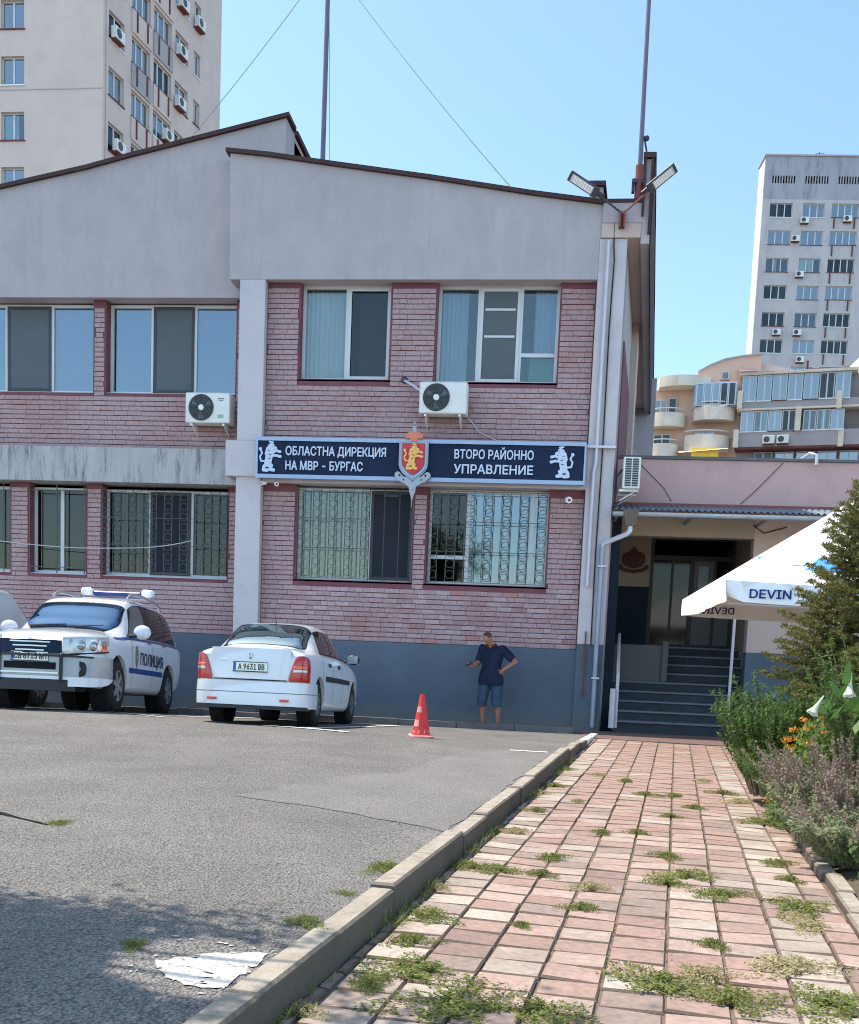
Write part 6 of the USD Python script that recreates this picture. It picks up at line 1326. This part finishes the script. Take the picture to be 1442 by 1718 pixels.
for k, q in enumerate(opsR):
    if q[2] < 24: continue
    bal = k % 5 in (1, 2)
    far_window(LT, cR, *q, bars=2 if bal else 1, rec=.14, blind=rb())
    if bal:
        put('balcony_panel', cR.box(q[0] - .05, q[1] + .05, q[2] - 1.22, q[2] - .08, .0, .07), 'tower_side' if k % 3 else 'terrace_grey', LT)
        for u_ in (q[0] + .35, q[1] - .45): put('strut', cR.box(u_, u_ + .1, q[2] - 1.05, q[2] - .1, .07, .12), 'rust_strut', LT)
for zj in (29.0,): put('panel_joint', cF.box(0, W_, zj, zj + .05, .0, .012), 'terrace_grey', LT)
for u, z, w_ in ((1.0, 31.75, 'in the first window column, upper of two'), (1.2, 26.4, 'in the first window column, just above the gable'), (7.5, 37.0, 'in the fourth window column, highest'), (9.4, 37.0, 'in the last, narrow window column'), (7.4, 34.4, 'in the fourth window column, middle one'), (7.3, 31.6, 'in the fourth window column, lowest'), (6.0, 29.2, 'in the third window column, above the gable')): far_ac(cR, u, z, 'small air conditioner on the left tower ' + w_, 'air conditioners on the left tower')
# right tower
RT = thing('apartment_tower', 'grey-pink apartment tower at the right, sunlit edge on its left', 'building')
fR = Face((19.09, 113.79), (1, .05)); ZR_ = 53.4
zk = [47.45 - 2.7 * k for k in range(14)]
ops = [q for z in zk for q in ((.75, 3.05, z, z + 1.38), (4.1, 6.3, z, z + 1.38), (7.0, 9.7, z + .05, z + 1.4))]
vents = [(.8 + i * .27 + (i // 9) * .9, .95 + i * .27 + (i // 9) * .9, 50.75, 51.5) for i in range(34)]
put('wall', fR.wall(R(0, 13, 0, 49.2).difference(unary_union([R(*q) for q in ops])), .3), 'tower_right', RT)
put('attic', fR.wall(R(0, 13, 49.2, ZR_).difference(unary_union([R(*q) for q in vents if q[1] < 12.8])), .3), 'tower_grey', RT)
put('side_wall', cat(fR.box(0, .3, 0, ZR_, -2.8, -.3), fR.box(.3, 13, 0, ZR_, -2.8, -2.5), fR.box(0, 13, ZR_ - .2, ZR_ - .02, -2.5, -.3)), 'sill_white', RT)  # sunlit side: strong sun painted in as a near-white colour
put('coping', fR.box(-.1, 13.1, ZR_, ZR_ + .15, -2.9, .1), 'terrace_grey', RT)
put('interior', fR.box(.6, 12.6, 0, 52.8, -2.4, -1.4), 'dark_inside', RT)
for k, q in enumerate(ops):
    if q[2] < 21: continue
    lg_ = k % 3 == 2
    far_window(RT, fR, *q, bars=3 if lg_ else 2, rec=.14, blind=rb())
    for u_ in ((q[0] + .25, q[1] - .4) if lg_ else ()): put('strut', fR.box(u_, u_ + .12, q[2] - 1.1, q[2] - .1, .0, .1), 'rust_strut', RT)
for u, z, w_ in ((4.3, 46.8, 'under the middle window of the top floor'), (3.5, 45.0, 'between the windows one floor below the top'), (4.2, 41.5, 'under the middle window, two floors below the top'), (2.3, 35.7, 'under the first window, left of a pair'), (4.4, 35.7, 'under the middle window, right of a pair'), (4.9, 33.0, 'just above the terraced block'), (8.6, 47.0, 'under the top right loggia')): far_ac(fR, u, z, 'air conditioner on the right tower ' + w_, 'air conditioners on the right tower')
put('aerial', tube([fR.at(5.6, 53.4, -1), fR.at(5.6, 54.3, -1)], .04, 5), 'iron_dark', RT)
put('aerial_bar', tube([fR.at(5.2, 54.1, -1), fR.at(6.1, 54.15, -1)], .03, 5), 'iron_dark', RT)
# terraced block
TB = thing('terraced_block', 'terraced apartment block with curved cream balconies and glazed loggias', 'building')
tf = Face((12.75, 80.6), (.974, -.225))
put('core', tf.box(.1, 16, 0, 20.35, -8, -1.2), 'terrace_grey', TB)
put('core', tf.box(.1, 16, 20.35, 22.9, -8, -1.3), 'terrace_grey', TB)
for zb, zt, u1, m_ in ((20.35, 20.85, 9.0, 'terrace_grey'), (17.55, 18.65, 9.3, 'terrace_grey'), (14.6, 15.9, 9.3, 'terrace_grey')): put('parapet', tf.box(.1, u1, zb, zt, -.35, 0), m_, TB)
put('roof_edge', tf.box(0, 8.2, 22.75, 22.95, -1.6, .05), 'terrace_cream', TB); put('floor_edge', tf.box(0, 9.3, 20.2, 20.34, -1.2, .03), 'terrace_cream', TB); put('floor_edge', tf.box(0, 9.3, 17.38, 17.54, -1.2, .03), 'rust_strut', TB)
for k in range(7): far_window(TB, tf, .25 + k * 1.08, 1.27 + k * 1.08, 20.86, 22.7, bars=1, rec=.1, blind=rb() if k % 2 else None)
for k in range(4): far_window(TB, tf, .3 + k * .98, 1.24 + k * .98, 18.66, 20.15, bars=1, rec=.1, blind=rb() if k % 2 else None)
for k in range(3): far_window(TB, tf, 4.7 + k * .95, 5.6 + k * .95, 18.66, 20.1, bars=1, rec=.1, blind=rb())
for k in range(5): far_window(TB, tf, 1.4 + k * 1.5, 2.7 + k * 1.5, 15.95, 17.3, bars=1, rec=.9, blind=rb() if k % 2 else None)
for u, z0, z1 in ((0.0, 17.5, 18.8), (0.1, 20.3, 21.6), (7.0, 20.1, 21.3), (7.3, 17.4, 18.5), (4.3, 18.6, 20.2)): put('fin', tf.box(u - .12, u + .25, z0, z1, -.5, .25), 'terrace_cream', TB)
for u, w_ in ((2.4, 'left'), (3.4, 'right')): far_ac(tf, u, 17.7, w_ + ' one of two air conditioners on the grey parapet of the terraced block', 'air conditioners on the terraced block')
def arc_wall(cx, cy, r, a0, a1, z0, z1, th=.15, n=18):
    a = np.linspace(math.radians(a0), math.radians(a1), n); Rg = np.array([[[cx + q * math.cos(t), cy + q * math.sin(t), z] for q, z in ((r, z0), (r, z1), (r - th, z1), (r - th, z0))] for t in a]); return tm(*_ringloft(Rg))
# curved balconies of the left part (centres a little behind the front line)
put('left_core', T.Trimesh([[6.0, 83.4, 0], [13.4, 81.8, 0], [13.4, 92, 0], [6, 92, 0], [6.0, 83.4, 22.2], [13.4, 81.8, 22.6], [13.4, 92, 22.6], [6, 92, 22.2]]).convex_hull, 'terrace_pink', TB)
for xa_, xb_, yf_, z0_, z1_ in ((9.75, 12.75, 80.7, 19.75, 20.6), (6.6, 9.2, 81.6, 19.4, 20.3), (9.2, 12.5, 80.9, 17.55, 18.55), (6.6, 8.85, 81.7, 17.0, 18.0), (7.1, 10.9, 81.2, 22.3, 22.95)):
    hw_ = (xb_ - xa_) / 2; sg_ = .75; r_2 = (hw_ ** 2 + sg_ ** 2) / (2 * sg_); cx_2 = (xa_ + xb_) / 2; cy_2 = yf_ + r_2; ha_ = math.degrees(math.asin(hw_ / r_2))
    b_ = put('balcony', arc_wall(cx_2, cy_2, r_2, 270 - ha_, 270 + ha_, z0_, z1_), 'terrace_cream', TB, smooth=40)
    put('balcony_floor', prism(Polygon([(xa_, 83.2)] + [(cx_2 + r_2 * math.cos(t), cy_2 + r_2 * math.sin(t)) for t in np.radians(np.linspace(270 - ha_, 270 + ha_, 18))] + [(xb_, 83.2)]), .12, (0, 0, z0_ - .122), (1, 0, 0), (0, 1, 0), (0, 0, 1)), 'terrace_cream', b_)
    if z0_ < 22: put('railing', arc_wall(cx_2, cy_2, r_2 - .02, 270 - ha_, 270 + ha_, z1_ + .28, z1_ + .36, .08), 'frame_white', b_)
    for xs_ in (xa_ + .05, xb_ - .05): put('balcony_side', bx(xs_ - .05, xs_ + .05, yf_ + sg_ + .05, 83.2, z0_, z1_), 'terrace_cream', b_)
lf = Face((6.0, 83.36), (.975, -.222))
for u0, u1, z0, z1, b_ in ((.9, 1.9, 20.0, 21.5, 1), (2.0, 2.6, 19.9, 21.6, 0), (1.0, 2.3, 17.4, 18.9, 1), (4.1, 5.6, 17.6, 19.0, 1)): far_window(TB, lf, u0, u1, z0, z1, bars=b_, rec=-.06, blind=None)
for k in range(5): far_window(TB, Face((9.75, 81.15), (.985, -.17)), .02 + k * .58, .56 + k * .58, 20.65, 22.3, bars=0, rec=.0, blind=rb() if k in (0, 1) else None)
put('loggia_side', T.Trimesh([[9.7, 81.3, 20.6], [12.7, 80.8, 20.6], [12.7, 82, 20.6], [9.7, 83, 20.6], [9.7, 81.3, 22.35], [12.7, 80.8, 22.4], [12.7, 82, 22.4], [9.7, 83, 22.35]]).convex_hull, 'curtain_blue', TB)
pt_ = [(9.95, 23.4), (10.8, 23.9), (11.9, 24.35), (13.2, 24.6), (14.6, 24.75)]
put('penthouse', prism(Polygon([(9.95, 22.0)] + pt_ + [(14.6, 22.0)]), 6, (0, 82.4, 0)), 'terrace_pink', TB)
put('roof_edge', prism(Polygon(pt_ + [(x, z + .12) for x, z in pt_[::-1]]), 6.2, (0, 82.3, 0)), 'terrace_grey', TB)
put('penthouse_side', prism(Polygon([(14.62, 20), (14.62, 24.4), (17.5, 23.8), (17.5, 20)]), 4, (0, 83.0, 0)), 'tower_side', TB)
far_window(TB, Face((11.7, 82.38), (1, 0)), 0, .55, 22.9, 23.5, bars=0, rec=-.03)
aw = lambda u0, u1, y0, y1, z0, z1: grid(np.array([[[u0, y0, z0], [u1, y0 - .6, z0 + .25]], [[u0, y1, z1], [u1, y1 - .6, z1 + .25]]]))
put('awning', aw(8.7, 12.2, 80.4, 82.5, 17.05, 17.6), 'terrace_cream', TB); put('awning_curtain', bx(9.6, 11.6, 80.55, 80.6, 15.8, 17.45), 'awning_yellow', TB)
put('mauve_awning', tm([[12.7, 80.3, 22.95], [15.1, 79.9, 23.0], [12.9, 82.3, 23.7], [14.4, 82.3, 23.6]], [[0, 1, 3], [0, 3, 2]]), 'awning_mauve', TB)
put('chimney', tf.box(4.6, 4.75, 22.9, 24.6, -4, -3.8), 'rust_strut', TB); put('rooftop_screen', tf.box(4.9, 7.6, 22.95, 23.3, -1.2, -1.1), 'rust_strut', TB)
RW = thing('apartment_block', 'pale apartment block at the far right edge beside the terraced block', 'building')
put('wall', bx(21.6, 30, 79, 90, 0, 18.3), 'terrace_grey', RW); put('upper_storey', bx(22.0, 30, 79.6, 90, 18.3, 25), 'terrace_cream', RW)
for z in (16.2, 19.6): put('balcony', cbx(21.4, 26, 78.2, 79.0, z - .5, z + .5, .03), 'terrace_cream' if z < 18 else 'terrace_grey', RW)
for z in (14.0, 17.2, 20.6): put('window', bx(21.9, 23.6, 78.95, 79.0, z, z + 1.2), 'pane_far', RW)
